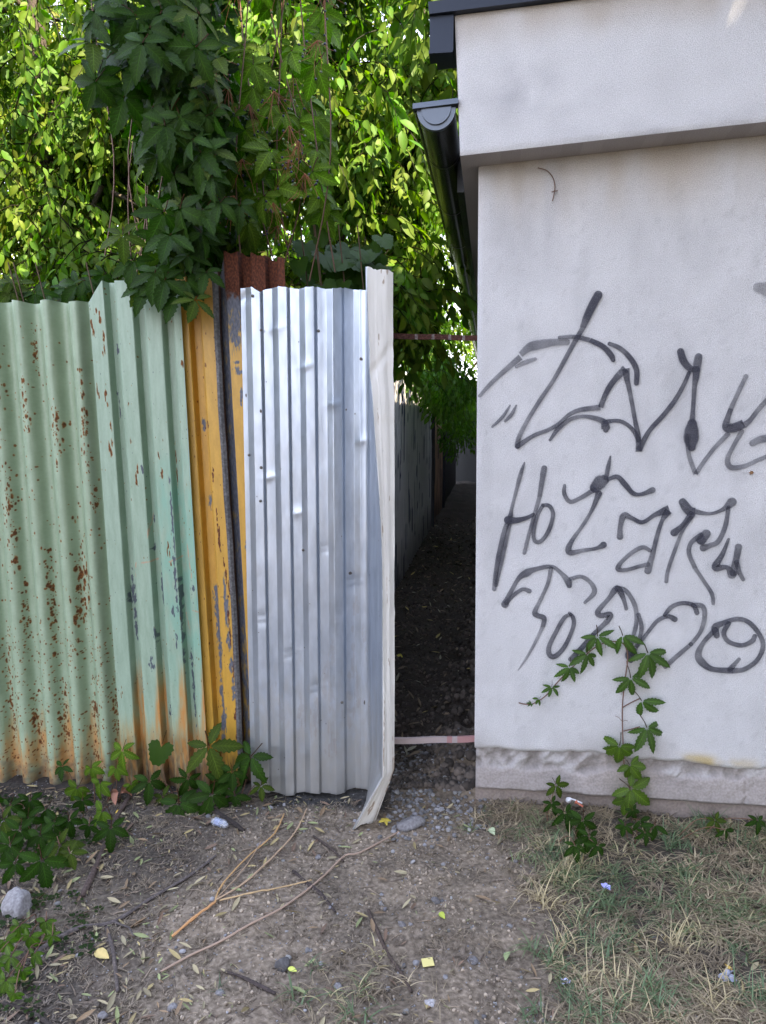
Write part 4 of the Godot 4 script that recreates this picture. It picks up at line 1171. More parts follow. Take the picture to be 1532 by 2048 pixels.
func soil(x: float, z: float) -> Color:
	var c := Color(0.335, 0.27, 0.20)
	var p := n1.get_noise_2d(x * 50.0 + 300.0, z * 50.0)
	var f := n2.get_noise_2d(x * 300.0, z * 300.0)
	c *= 1.0 + p * 0.45 + f * 0.35
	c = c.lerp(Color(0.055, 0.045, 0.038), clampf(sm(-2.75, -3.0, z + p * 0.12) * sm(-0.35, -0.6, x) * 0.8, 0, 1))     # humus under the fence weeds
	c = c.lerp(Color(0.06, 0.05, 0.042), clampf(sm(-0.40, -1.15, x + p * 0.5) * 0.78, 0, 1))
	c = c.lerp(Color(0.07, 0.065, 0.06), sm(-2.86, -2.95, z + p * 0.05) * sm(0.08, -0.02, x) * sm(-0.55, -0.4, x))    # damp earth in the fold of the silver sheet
	var lz := -(x - corner.x) * 0.13917 + (z - corner.z) * 0.99027
	c = c.lerp(Color(0.075, 0.057, 0.042) * (1.0 + f * 0.5), sm(-0.15, -0.55, lz + p * 0.15))                          # black alley soil
	c = c.lerp(Color(0.05, 0.042, 0.032), sm(0.42, 0.75, x + p * 0.3) * sm(-0.2, -0.05, lz + 0.1) * 0.75)              # thatch below the grass
	c.a = 1.0
	return c


func rock_mesh(sd: int, flat := 0.6, detail := 10) -> ArrayMesh:
	var b := MB.new()
	var r := RandomNumberGenerator.new()
	r.seed = sd
	var cuts := []
	for i in 9:
		cuts.append([Vector3(r.randf_range(-1, 1), r.randf_range(-1, 1), r.randf_range(-1, 1)).normalized(), r.randf_range(0.55, 0.95)])
	var ring := detail
	for j in ring + 1:
		for i in ring * 2 + 1:
			var th := PI * j / ring
			var ph := TAU * (i % (ring * 2)) / (ring * 2)
			var d := Vector3(sin(th) * cos(ph), cos(th), sin(th) * sin(ph))
			var s := 1.0
			for c in cuts:
				var q: float = d.dot(c[0])
				if q > 0.01:
					s = minf(s, c[1] / q)
			s += n2.get_noise_3d(d.x * 120.0 + sd * 50.0, d.y * 120.0, d.z * 120.0) * 0.12
			var g := 1.0 + n3.get_noise_3d(d.x * 200.0, d.y * 200.0 + sd * 9.0, d.z * 200.0) * 0.22
			b.add(Vector3(d.x * s, d.y * s * flat, d.z * s), Vector2(ph, th), Color(g, g, g))
	for j in ring:
		for i in ring * 2:
			var a := j * (ring * 2 + 1) + i
			b.quad(a, a + 1, a + ring * 2 + 2, a + ring * 2 + 1)
	return b.mesh()


func grass_amount(x: float, z: float) -> float:
	var p := n1.get_noise_2d(x * 60.0 + 30.0, z * 60.0) * 0.22
	var lz := -(x - corner.x) * 0.13917 + (z - corner.z) * 0.99027
	var g := sm(0.30, 0.75, x + p) * sm(0.03, -0.02, -lz)
	g *= clampf(0.62 + 1.2 * n2.get_noise_2d(x * 70.0, z * 70.0) + 0.2 * sm(0.8, 1.6, x), 0.12, 1.0)
	g = maxf(g, 0.3 * exp(-(pow((x + 0.10) * 7.0, 2.0) + pow((z + 1.93) * 10.0, 2.0))))
	return clampf(g, 0.0, 1.0)


func blade_tuft(n: int, len: float, lying: float) -> ArrayMesh:
	var b := MB.new()
	for i in n:
		var a := rf(0, TAU)
		var o := Vector3(rf(-0.02, 0.02), 0, rf(-0.02, 0.02))
		var l := len * rf(0.5, 1.2)
		var out := Vector3(cos(a), 0, sin(a))
		var side := Vector3(-sin(a), 0, cos(a)) * rf(0.0014, 0.0030)
		var lift := rf(0.25, 1.1) * (1.0 - lying)
		var bend := rf(0.3, 1.0)
		var k := rf(0.7, 1.3)
		var twist := rf(-0.5, 0.5)
		var prev := []
		for s in 6:
			var t := s / 5.0
			var p := o + out * l * t * (0.35 + lying * 0.6 + 0.4 * bend * t) + Vector3(0, l * (lift * t - 0.55 * bend * lift * t * t * 1.3) + 0.003 + lying * 0.012 * sin(t * PI), 0) + side * 600.0 * twist * t * t * l * 0.1
			var w := side * (1.0 - 0.85 * t)
			var c := Color(k, k, k)
			var cur := [b.add(p - w, Vector2.ZERO, c), b.add(p + w, Vector2.ZERO, c)]
			if s > 0:
				b.quad(prev[0], prev[1], cur[1], cur[0])
			prev = cur
	return b.mesh()


func build_litter() -> void:
	rng.seed = 77
	# --- grass
	var tufts := [blade_tuft(12, 0.062, 0.05), blade_tuft(10, 0.095, 0.2), blade_tuft(12, 0.07, 0.5), blade_tuft(10, 0.078, 0.8), blade_tuft(12, 0.055, 0.75)]
	var places := [[], [], [], [], []]
	var tints := [[], [], [], [], []]
	var tries := 0
	while tries < 30000:
		tries += 1
		var x := rf(-0.6, 2.3)
		var z := rf(-3.1, -1.25)
		var g := grass_amount(x, z)
		if rng.randf() > g * 0.5:
			continue
		var lz := -(x - corner.x) * 0.13917 + (z - corner.z) * 0.99027
		if lz < 0.01 and x > corner.x - 0.05:
			continue
		var green := clampf(0.42 + n2.get_noise_2d(x * 70.0 + 500.0, z * 70.0) * 0.9 + 0.25 * sm(0.9, 1.5, x), 0.0, 1.0)
		var w := 0
		var c := Color(0.06, 0.11, 0.045).lerp(Color(0.19, 0.225, 0.10), rng.randf())
		if rng.randf() > green * 0.7:
			w = [2, 3, 3, 4][rng.randi() % 4]
			c = Color(0.45, 0.36, 0.225).lerp(Color(0.13, 0.095, 0.06), rng.randf())
		else:
			w = [0, 0, 1, 2][rng.randi() % 4]
			if rng.randf() < 0.15:
				c = Color(0.40, 0.34, 0.18)
		places[w].append(Transform3D(Basis(Vector3.UP, rf(0, TAU)).scaled(Vector3.ONE * rf(0.6, 1.25)), Vector3(x, ground_h(x, z) - 0.002, z)))
		tints[w].append(c)
	for i in 150:
		var x := rf(0.45, 2.0)
		var z := rf(-2.9, -1.5)
		if n1.get_noise_2d(x * 80.0 + 200.0, z * 80.0) < 0.08 or grass_amount(x, z) < 0.2:
			continue
		var green2 := rng.randf() < 0.6
		for k in 4:
			var xx := x + rng.randfn(0, 0.025)
			var zz := z + rng.randfn(0, 0.025)
			places[1].append(Transform3D(Basis(Vector3.UP, rf(0, TAU)).scaled(Vector3(1.0, rf(0.9, 1.5), 1.0) * rf(0.8, 1.1)), Vector3(xx, ground_h(xx, zz) - 0.002, zz)))
			tints[1].append(Color(0.11, 0.17, 0.075) * rf(0.8, 1.25) if green2 else Color(0.50, 0.41, 0.23) * rf(0.7, 1.1))
	# straw and fibres over the bare soil
	for i in 3000:
		var x := rf(-1.7, 1.0)
		var z := rf(-3.0, -1.3)
		if rng.randf() > 0.35 + 0.65 * sm(-0.3, -1.1, x):
			continue
		places[4].append(Transform3D(Basis(Vector3.UP, rf(0, TAU)).scaled(Vector3(rf(0.4, 0.8), 0.5, rf(0.4, 0.8))), Vector3(x, ground_h(x, z) + 0.001, z)))
		tints[4].append(Color(0.30, 0.235, 0.16).lerp(Color(0.13, 0.10, 0.075), rng.randf()))
	for w in 5:
		tag(scatter("grass", tufts[w], M.grass_blade, places[w], tints[w], self), "short dry and green grass in front of the plinth" if w < 2 else "flattened dry grass and straw over the bare soil", "grass")
	# --- pebbles and gravel
	var rocks := [rock_mesh(1, 0.6, 4), rock_mesh(2, 0.75, 4), rock_mesh(3, 0.5, 4)]
	places = [[], [], []]
	tints = [[], [], []]
	for i in 15000:
		var x := rf(-1.7, 1.3)
		var z := rf(-3.6, -1.3)
		var s := rf(0.0015, 0.0045)
		var keep := 0.5 * sm(1.0, 0.3, x) * (0.6 + 0.5 * n1.get_noise_2d(x * 70.0, z * 70.0 + 70.0))
		var zone := sm(-0.02, 0.06, x) * sm(0.46, 0.36, x + (z + 2.9) * 0.0) * sm(-2.62, -2.82, z)
		if zone > rng.randf():
			s = rf(0.004, 0.013)
			keep = 1.0 if z > -3.45 else 0.3
		elif rng.randf() < 0.09:
			s = rf(0.004, 0.012)
		if rng.randf() > keep:
			continue
		var w := rng.randi() % 3
		places[w].append(Transform3D(Basis.from_euler(Vector3(rf(-0.4, 0.4), rf(0, TAU), rf(-0.4, 0.4))).scaled(Vector3.ONE * s), Vector3(x, ground_h(x, z) + s * 0.2, z)))
		var q := rf(0.10, 0.34)
		tints[w].append(Color(q * 1.02, q * 0.98, q * rf(0.9, 1.02)))
	for w in 3:
		tag(scatter("gravel", rocks[w], M.pebble, places[w], tints[w], self), "small grey gravel and pebbles on the soil at the alley mouth", "gravel")
	# --- crumbs of the bare soil
	places = []
	tints = []
	for i in 26000:
		var x := rf(-1.7, 0.9)
		var z := -1.25 - 1.75 * pow(rng.randf(), 0.8)
		if rng.randf() > 0.35 + 0.9 * n2.get_noise_2d(x * 120.0, z * 120.0):
			continue
		var s := 0.0015 + 0.0065 * pow(rng.randf(), 3.0)
		places.append(Transform3D(Basis.from_euler(rv() * 3.0).scaled(Vector3.ONE * s), Vector3(x, ground_h(x, z) + s * 0.2, z)))
		tints.append(soil(x, z) * rf(0.55, 1.25))
	tag(scatter("soil_crumbs", rocks[1], M.pebble, places, tints, self), "loose crumbs of the trodden soil", "soil")
	# --- crumbs of soil in the alley
	var cp := []
	var ct := []
	for i in 5000:
		var lx := rf(-0.8, 0.0)
		var lz := -0.1 - 9.0 * pow(rng.randf(), 1.8)
		var p := loc(lx, 0, lz)
		var s := rf(0.004, 0.016) * (1.0 + sm(-0.25, 0.0, lx) * 1.3)
		cp.append(Transform3D(Basis.from_euler(rv() * 3.0).scaled(Vector3.ONE * s), Vector3(p.x, ground_h(p.x, p.z) + s * 0.2, p.z)))
		var q := rf(0.03, 0.12)
		ct.append(Color(q * 1.15, q * 0.92, q * 0.74))
	tag(scatter("rubble", rocks[1], M.pebble, cp, ct, self), "dark clods and rubble along the alley floor", "rubble")
	# --- bits of stalk and bark
	var b := MB.new()
	b.tube([Vector3(-0.5, 0, 0), Vector3(-0.1, 0.02, 0.03), Vector3(0.5, 0, 0)], [0.035, 0.04, 0.02], 4, Color.WHITE)
	var stick := b.mesh()
	places = []
	tints = []
	for i in 9000:
		var x := rf(-1.8, 0.75)
		var z := rf(-3.02, -1.3)
		if rng.randf() > 0.3 + 0.7 * sm(-0.2, -0.9, x):
			continue
		var l := 0.008 + 0.05 * pow(rng.randf(), 2.5)
		places.append(Transform3D((Basis(Vector3.UP, rf(0, TAU)) * Basis(Vector3(0, 0, 1), rf(-0.15, 0.15))).scaled(Vector3(l, l * 1.0, l)), Vector3(x, ground_h(x, z) + 0.002, z)))
		tints.append(Color(0.34, 0.26, 0.18).lerp(Color(0.07, 0.05, 0.038), pow(rng.randf(), 0.7)))
	tag(scatter("twig_debris", stick, M.twig, places, tints, self), "broken bits of stalk and bark strewn over the soil", "debris")
	# --- fallen narrow leaves
	var lm := []
	for i in 4:
		b = MB.new()
		leaflet(b, Vector3(-0.5, 0, 0), Vector3(1, rf(0.0, 0.15), rf(-0.2, 0.2)).normalized(), Vector3(rf(-0.2, 0.2), 1, rf(-0.4, 0.4)), 1.0, rf(0.2, 0.34), Color.WHITE, rf(-0.35, 0.3), rf(0.2, 0.9), 0.0, 6, 0.95)
		lm.append(b.mesh())
	places = [[], [], [], []]
	tints = [[], [], [], []]
	for i in 6500:
		var x := rf(-1.8, 1.4)
		var z := rf(-3.02, -1.25)
		var keep := 0.2 + 0.8 * sm(-0.35, -0.9, x + n1.get_noise_2d(x * 60.0, z * 60.0) * 0.5)
		keep = maxf(keep, sm(-1.8, -1.5, z) * 0.5)
		keep = maxf(keep, sm(-2.6, -2.9, z) * sm(0.1, -0.3, x))
		if rng.randf() > keep:
			continue
		var l := 0.010 + 0.048 * pow(rng.randf(), 2.6)
		var w := rng.randi() % 4
		places[w].append(Transform3D(Basis.from_euler(Vector3(rf(-0.35, 0.35), rf(0, TAU), rf(-0.3, 0.3))).scaled(Vector3(l, l, l * rf(0.7, 1.3))), Vector3(x, ground_h(x, z) + 0.006, z)))
		var c: Color = [Color(0.46, 0.36, 0.16), Color(0.40, 0.34, 0.20), Color(0.30, 0.33, 0.14), Color(0.30, 0.20, 0.11), Color(0.40, 0.33, 0.19), Color(0.22, 0.14, 0.09)][rng.randi() % 6]
		tints[w].append(c * rf(0.5, 1.0))
	for w in 4:
		tag(scatter("leaf_litter", lm[w], M.dry_leaf, places[w], tints[w], self), "narrow fallen yellow and tan leaves strewn over the soil", "leaf litter")
	# a few leaves in the alley
	places = []
	tints = []
	for i in 240:
		var p := loc(rf(-0.78, -0.05), 0, -0.4 - 8.0 * pow(rng.randf(), 1.6))
		var l := rf(0.03, 0.07)
		places.append(Transform3D(Basis.from_euler(Vector3(rf(-0.3, 0.3), rf(0, TAU), rf(-0.3, 0.3))).scaled(Vector3(l, l, l * 1.6)), on_ground(p, 0.01)))
		tints.append([Color(0.4, 0.32, 0.10), Color(0.18, 0.13, 0.08), Color(0.25, 0.18, 0.11), Color(0.14, 0.10, 0.06), Color(0.3, 0.28, 0.2)][rng.randi() % 5])
	tag(scatter("alley_leaves", lm[0], M.dry_leaf, places, tints, self), "scattered yellow leaves on the dark alley floor", "leaf litter")

	# --- single stones
	for q in [
		[Vector3(0.108, 0.000, -2.804), Vector3(0.062, 0.030, 0.040), 0.30, 0.5, "flat pale angular stone at the foot of the bent silver sheet"],
		[Vector3(-1.165, 0.000, -2.300), Vector3(0.070, 0.050, 0.055), 0.36, 2.0, "pale pinkish rough lump of mortar among the weeds"],
		[Vector3(-0.287, 0.000, -2.027), Vector3(0.026, 0.02, 0.022), 0.13, 1.0, "dark brown angular clod below the long tan stem"],
		[Vector3(-0.125, 0.000, -1.945), Vector3(0.013, 0.011, 0.016), 0.3, 0.2, "small pale grey stone near the dry grass tuft"],
		[Vector3(0.128, 0.000, -1.883), Vector3(0.018, 0.008, 0.022), 0.6, 0.4, "white chip of plaster near the brown stick end"],
		[Vector3(0.257, 0.000, -2.041), Vector3(0.022, 0.008, 0.017), 0.27, 1.9, "flat grey stone beside the square of yellow paper"],
		[Vector3(0.168, 0.000, -2.310), Vector3(0.013, 0.014, 0.018), 0.2, 0.7, "grey pebble standing on edge in the bare soil"],
		[Vector3(0.057, 0.000, -2.202), Vector3(0.011, 0.012, 0.016), 0.27, 0.9, "small beige stone beside the brown stick"],
		[Vector3(-0.560, 0.000, -1.876), Vector3(0.014, 0.010, 0.014), 0.3, 0.9, "white round pebble among the fallen leaves left of the dark bark stick"],
		[Vector3(-0.733, 0.000, -1.841), Vector3(0.015, 0.010, 0.014), 0.27, 0.9, "smooth blue-grey pebble among yellow leaves"],
		[Vector3(-0.445, 0.000, -1.930), Vector3(0.016, 0.009, 0.014), 0.3, 0.9, "grey pebble beside the dark curved stick"],
		[Vector3(-0.451, 0.000, -2.656), Vector3(0.014, 0.007, 0.012), 0.36, 0.9, "pale flat pebble between the forked orange stems"],
		[Vector3(-0.232, 0.000, -2.582), Vector3(0.012, 0.008, 0.012), 0.3, 0.3, "beige pebble near the short brown twig"],
		[Vector3(-0.202, 0.000, -3.078), Vector3(0.010, 0.008, 0.010), 0.7, 0.3, "white chip in the damp soil below the silver sheet"],
	]:
		var s := thing("stone", q[4], "stone", on_ground(q[0], q[1].y * 0.35), q[3], "loose stones on the soil")
		var r := part("rock", rock_mesh(int(q[0].x * 1000.0) % 97 + 5, 1.0, 11), M.stone, s)
		r.scale = q[1]
		var mm: StandardMaterial3D = M.stone.duplicate()
		var g: float = q[2]
		mm.albedo_color = Color(g * 1.02, g * 0.985, g * 0.97).linear_to_srgb()
		r.material_override = mm

	# --- sticks
	for q in [
		["grey_stick", "long grey forked stick lying between the weeds and bare soil", [Vector3(-1.025, 0.000, -2.068), Vector3(-0.984, 0.000, -2.137), Vector3(-0.930, 0.000, -2.192), Vector3(-0.847, 0.000, -2.240), Vector3(-0.760, 0.000, -2.341), Vector3(-0.660, 0.000, -2.463), Vector3(-0.595, 0.000, -2.572)], [0.009, 0.0085, 0.007, 0.006, 0.005, 0.004], Color(0.19, 0.155, 0.14)],
		["upright_stick", "short grey stick pointing at the viewer beside curled leaves", [Vector3(-0.854, 0.000, -2.206), Vector3(-0.798, 0.000, -2.104), Vector3(-0.756, 0.000, -2.011), Vector3(-0.722, 0.000, -1.924)], [0.006, 0.007, 0.006, 0.005], Color(0.17, 0.135, 0.115)],
		["brown_stick", "crooked brown stick lying right of the long tan stem", [Vector3(-0.044, 0.000, -2.275), Vector3(-0.021, 0.000, -2.171), Vector3(0.013, 0.000, -2.083), Vector3(0.055, 0.000, -1.991), Vector3(0.076, 0.000, -1.924)], [0.005, 0.006, 0.006, 0.005, 0.004], Color(0.115, 0.08, 0.06)],
		["dark_stick", "dark thin stick crossing under the long tan stem", [Vector3(-0.313, 0.000, -2.493), Vector3(-0.260, 0.000, -2.426), Vector3(-0.208, 0.000, -2.365), Vector3(-0.155, 0.000, -2.267)], [0.004, 0.006, 0.006, 0.003], Color(0.09, 0.065, 0.055)],
		["short_twig", "short brown twig below the silver sheet", [Vector3(-0.260, 0.000, -2.732), Vector3(-0.204, 0.000, -2.656), Vector3(-0.170, 0.000, -2.607), Vector3(-0.141, 0.000, -2.553)], [0.004, 0.005, 0.004, 0.003], Color(0.11, 0.08, 0.065)],
		["bark_stick", "dark bark-covered stick near the dry grass tuft", [Vector3(-0.444, 0.000, -2.003), Vector3(-0.400, 0.000, -1.981), Vector3(-0.346, 0.000, -1.949), Vector3(-0.291, 0.000, -1.919)], [0.003, 0.004, 0.006, 0.005], Color(0.09, 0.065, 0.055)],
		["pale_twig", "pale bare twig lying in the dry grass", [Vector3(0.486, 0.000, -2.463), Vector3(0.553, 0.000, -2.457), Vector3(0.605, 0.000, -2.478), Vector3(0.653, 0.000, -2.505)], [0.005, 0.005, 0.004, 0.003], Color(0.33, 0.25, 0.19)],
		["brown_root", "thick brown root climbing towards the weeds at the fence", [Vector3(-0.985, 0.000, -2.357), Vector3(-1.001, 0.000, -2.484), Vector3(-1.023, 0.000, -2.673), Vector3(-1.029, 0.000, -2.834), Vector3(-1.028, 0.000, -2.972)], [0.010, 0.010, 0.009, 0.008], Color(0.15, 0.105, 0.085)],
		["wood_chunk", "dark splinter of wood beside the clear plastic scrap", [Vector3(-0.677, 0.000, -2.891), Vector3(-0.627, 0.000, -2.841), Vector3(-0.572, 0.000, -2.789), Vector3(-0.524, 0.000, -2.732)], [0.008, 0.010, 0.010, 0.006], Color(0.06, 0.045, 0.038)],
		["corner_stick", "dark curved stick at the nearest corner of the weedy soil", [Vector3(-1.013, 0.000, -1.876), Vector3(-0.960, 0.000, -1.862), Vector3(-0.902, 0.000, -1.836), Vector3(-0.839, 0.000, -1.795)], [0.007, 0.008, 0.007, 0.006], Color(0.08, 0.06, 0.05)],
		["thin_branch", "thin dark branch leaning from the weeds to the silver sheet", [Vector3(-0.652, 0.000, -2.911), Vector3(-0.546, 0.000, -2.993), Vector3(-0.460, 0.000, -3.035), Vector3(-0.373, 0.000, -3.101)], [0.004, 0.004, 0.003], Color(0.10, 0.075, 0.06)],
	]:
		var pts := []
		for p in q[2]:
			pts.append(on_ground(p, 0.006) + Vector3(rf(-0.004, 0.004), 0, rf(-0.004, 0.004)))
		b = MB.new()
		var sp2 := spline(pts, 5)
		var rr := []
		for i in sp2.size():
			var f: float = float(i) / (sp2.size() - 1) * (q[3].size() - 1)
			rr.append(lerpf(q[3][int(f)], q[3][mini(int(f) + 1, q[3].size() - 1)], f - int(f)) * rf(0.88, 1.12))
		b.tube(sp2, rr, 7, q[4])
		var st := thing("stick", q[1], "stick", Vector3.ZERO, 0.0, "sticks lying on the soil")
		part("stem", b.mesh(), M.bark, st)
		if q[0] == "grey_stick":
			b = MB.new()
			b.tube([on_ground(Vector3(-0.847, 0.000, -2.240), 0.006), on_ground(Vector3(-0.783, 0.000, -2.202), 0.01), on_ground(Vector3(-0.757, 0.000, -2.169), 0.006)], [0.004, 0.003, 0.002], 5, q[4])
			part("side_twig", b.mesh(), M.bark, st)
	# --- the forked orange stems and the long tan stem
	var fk := thing("forked_stem", "forked orange plant stem with four long branches on the bare soil", "plant stem")
	for q in [[[Vector3(-0.633, 0.000, -2.142), Vector3(-0.590, 0.000, -2.211), Vector3(-0.537, 0.000, -2.290)], 0.0042, Color(0.48, 0.25, 0.10)], [[Vector3(-0.537, 0.000, -2.290), Vector3(-0.533, 0.000, -2.384), Vector3(-0.486, 0.000, -2.544), Vector3(-0.409, 0.000, -2.718), Vector3(-0.390, 0.000, -2.864)], 0.0030, Color(0.45, 0.27, 0.11)], [[Vector3(-0.536, 0.000, -2.300), Vector3(-0.460, 0.000, -2.398), Vector3(-0.392, 0.000, -2.560), Vector3(-0.333, 0.000, -2.742), Vector3(-0.305, 0.000, -2.903)], 0.0030, Color(0.42, 0.29, 0.18)], [[Vector3(-0.523, 0.000, -2.300), Vector3(-0.432, 0.000, -2.331), Vector3(-0.341, 0.000, -2.376), Vector3(-0.243, 0.000, -2.429)], 0.0026, Color(0.44, 0.30, 0.15)], [[Vector3(-0.537, 0.000, -2.305), Vector3(-0.500, 0.000, -2.412), Vector3(-0.467, 0.000, -2.535), Vector3(-0.448, 0.000, -2.656)], 0.0018, Color(0.36, 0.25, 0.15)]]:
		var pts := []
		for p in q[0]:
			pts.append(on_ground(p, 0.012))
		b = MB.new()
		var sp3 := spline(pts, 5)
		var rj := []
		for i in sp3.size():
			rj.append(q[1] * rf(0.85, 1.12) * (1.25 if i % 11 == 5 else 1.0))
			sp3[i] += Vector3(rf(-1, 1), rf(-0.6, 0.6), rf(-1, 1)) * 0.0012
		b.tube(sp3, rj, 6, q[2])
		part("branch" if fk.get_child_count() else "main_stem", b.mesh(), M.twig, fk)
	var ls := thing("long_stem", "long straight tan stem lying diagonally across the bare soil", "plant stem")
	var lp := []
	for p in [Vector3(-0.629, 0.000, -2.007), Vector3(-0.562, 0.000, -2.068), Vector3(-0.485, 0.000, -2.120), Vector3(-0.408, 0.000, -2.188), Vector3(-0.326, 0.000, -2.265), Vector3(-0.257, 0.000, -2.363), Vector3(-0.199, 0.000, -2.469), Vector3(-0.136, 0.000, -2.585), Vector3(-0.083, 0.000, -2.604), Vector3(0.061, 0.000, -2.753)]:
		lp.append(on_ground(p, 0.008))
	b = MB.new()
	b.tube(spline(lp, 4), [0.0034], 6, Color(0.33, 0.235, 0.165))
	part("stem", b.mesh(), M.twig, ls)

	# --- rubbish
	b = MB.new()
	b.hexa([Vector3(-0.017, 0, 0.015), Vector3(0.016, 0.002, 0.017), Vector3(0.018, 0.004, -0.014), Vector3(-0.015, 0.003, -0.015), Vector3(-0.017, 0.001, 0.015), Vector3(0.016, 0.003, 0.017), Vector3(0.018, 0.005, -0.014), Vector3(-0.015, 0.004, -0.015)], Color(0.62, 0.54, 0.20))
	part("sheet", b.mesh(), M.paper, thing("paper_scrap", "small square of yellow paper on the bare soil", "paper", on_ground(Vector3(0.127, 0.000, -2.025), 0.006), 0.2))
	for q in [[Vector3(0.742, 0.000, -2.390), Color(0.36, 0.38, 0.75), "blue scrap of plastic film caught in the dry grass", 0.026], [Vector3(0.503, 0.000, -1.943), Color(0.45, 0.47, 0.62), "crumpled pale grey-blue wrapper near the grass edge", 0.022], [Vector3(0.955, 0.000, -1.962), Color(0.25, 0.27, 0.33), "dark grey crumpled wrapper in the grass by a yellow leaf", 0.034]]:
		b = MB.new()
		for i in 5:
			leaflet(b, rv() * 0.003, Vector3(cos(i * 1.3), rf(0.1, 0.7), sin(i * 1.3)).normalized(), Vector3(rf(-1, 1), 1, rf(-1, 1)).normalized(), q[3] * rf(0.6, 1.1), q[3] * 0.6, q[1] * rf(0.8, 1.15), rf(-0.2, 0.5), rf(-0.3, 0.6), 0.1, 4)
		part("film", b.mesh(), M.plastic, thing("plastic_scrap", q[2], "litter", on_ground(q[0], 0.016), 0.3, "scraps of plastic rubbish"))
	b = MB.new()
	b.tube(spline([Vector3(-0.03, 0, 0), Vector3(-0.01, 0.012, 0), Vector3(0.03, 0.004, 0.006)], 4), [0.006, 0.010, 0.012, 0.009, 0.003], 8, Color(0.75, 0.73, 0.74))
	var wr := thing("bent_wrapper", "red and white bent wrapper lying on leaves below the plinth", "litter", on_ground(Vector3(0.750, 0.000, -2.857), 0.05), -0.3)
	part("white_end", b.mesh(), M.plastic, wr)
	b = MB.new()
	b.tube(spline([Vector3(0.004, 0.006, 0.004), Vector3(0.02, 0.0, 0.010), Vector3(0.034, -0.006, 0.012)], 4), [0.006, 0.010, 0.004], 8, Color(0.5, 0.13, 0.07))
	part("red_end", b.mesh(), M.plastic, wr)
	b = MB.new()
	b.tube([Vector3(-0.035, 0, 0), Vector3(-0.02, 0.004, 0), Vector3(0.02, 0.004, 0.004), Vector3(0.036, 0, 0.006)], [0.010, 0.017, 0.016, 0.009], 10)
	var cl := thing("clear_plastic_scrap", "crushed clear plastic scrap with a blue label beside the dark wood splinter", "litter", on_ground(Vector3(-0.623, 0.000, -2.775), 0.012), -0.4)
	part("shell", b.mesh(), M.clear_plastic, cl)
	b = MB.new()
	b.tube([Vector3(-0.018, 0.003, 0), Vector3(0.006, 0.004, 0.002)], [0.0145], 10, Color(0.07, 0.1, 0.26))
	part("label_band", b.mesh(), M.plastic, cl)
	# --- single leaves that stand out
	for q in [[Vector3(0.185, 0.000, -2.223), Color(0.30, 0.36, 0.05), 0.035, "bright lime green leaf fragment on the bare soil"], [Vector3(-1.037, 0.000, -2.857), Color(0.62, 0.42, 0.06), 0.036, "plain yellow leaf under the curled brown leaf"], [Vector3(0.975, 0.000, -2.007), Color(0.6, 0.42, 0.1), 0.035, "yellow leaf lying in the grass beside a dark wrapper"], [Vector3(0.112, 0.000, -4.897), Color(0.55, 0.5, 0.08), 0.06, "yellow leaf on the alley floor behind the bent silver sheet"], [Vector3(0.360, 0.000, -2.056), Color(0.22, 0.27, 0.12), 0.04, "dull green leaf between bare soil and grass"], [Vector3(0.411, 0.000, -2.718), Color(0.36, 0.42, 0.25), 0.05, "pale green leaf on the gravel right of the flat stone"], [Vector3(-0.818, 0.000, -2.072), Color(0.45, 0.36, 0.13), 0.06, "long pointed yellow leaf left of the pointing grey stick"], [Vector3(-0.256, 0.000, -2.007), Color(0.45, 0.5, 0.1), 0.03, "yellow-green leaf beside the dark brown clod"]]:
		b = MB.new()
		leaflet(b, Vector3(-q[2] * 0.5, 0, 0), Vector3(1, 0.12, 0.1).normalized(), Vector3(0.1, 1, 0.4).normalized(), q[2], q[2] * 0.5, q[1], 0.15, 0.35, 0.04, 8, 0.85)
		part("blade", b.mesh(), M.dry_leaf, thing("fallen_leaf", q[3], "leaf", on_ground(q[0], 0.012), rf(0, 6.0), "single fallen leaves"))
	b = MB.new()
	for i in 4:
		leaflet(b, Vector3(rf(-0.012, 0.012), 0.01, rf(-0.01, 0.01)), Vector3(cos(i * 1.7), rf(-0.3, 0.5), sin(i * 1.7)).normalized(), Vector3(rf(-1, 1), 0.6, rf(-1, 1)).normalized(), rf(0.03, 0.05), 0.034, Color(0.33, 0.16, 0.10), 0.6, 0.9, 0.05, 6)
	part("blade", b.mesh(), M.dry_leaf, thing("curled_leaf", "curled reddish brown dead leaf hanging at the edge of the weeds", "leaf", on_ground(Vector3(-1.057, 0.000, -2.943), 0.03)))
	b = MB.new()
	for i in 5:
		var a := i * 1.3
		leaflet(b, Vector3(0, 0.012, 0), Vector3(cos(a), rf(0.0, 0.6), sin(a)).normalized(), Vector3(0.2, 1, 0.3).normalized(), rf(0.022, 0.034), 0.014, Color(0.42, 0.34, 0.05), 0.3, 0.3, 0.05, 6)
	part("blade", b.mesh(), M.dry_leaf, thing("yellow_sprig", "small yellow leaf sprig between the silver sheet foot and flat stone", "leaf", on_ground(Vector3(0.008, 0.000, -2.815), 0.01)))


# ---------- creepers and weeds ----------
func place_leaf(parent: Node, p: Vector3, size: float, facing: Vector3, roll: float, mesh: Mesh, material: Material) -> void:
	var o := part("leaf", mesh, material, parent)
	var z := facing.normalized()
	var x := Vector3.UP.cross(z).normalized()
	var y := z.cross(x)
	o.transform = Transform3D((Basis(x, y, z) * Basis(Vector3(0, 0, 1), roll)).scaled(Vector3.ONE * size), p)


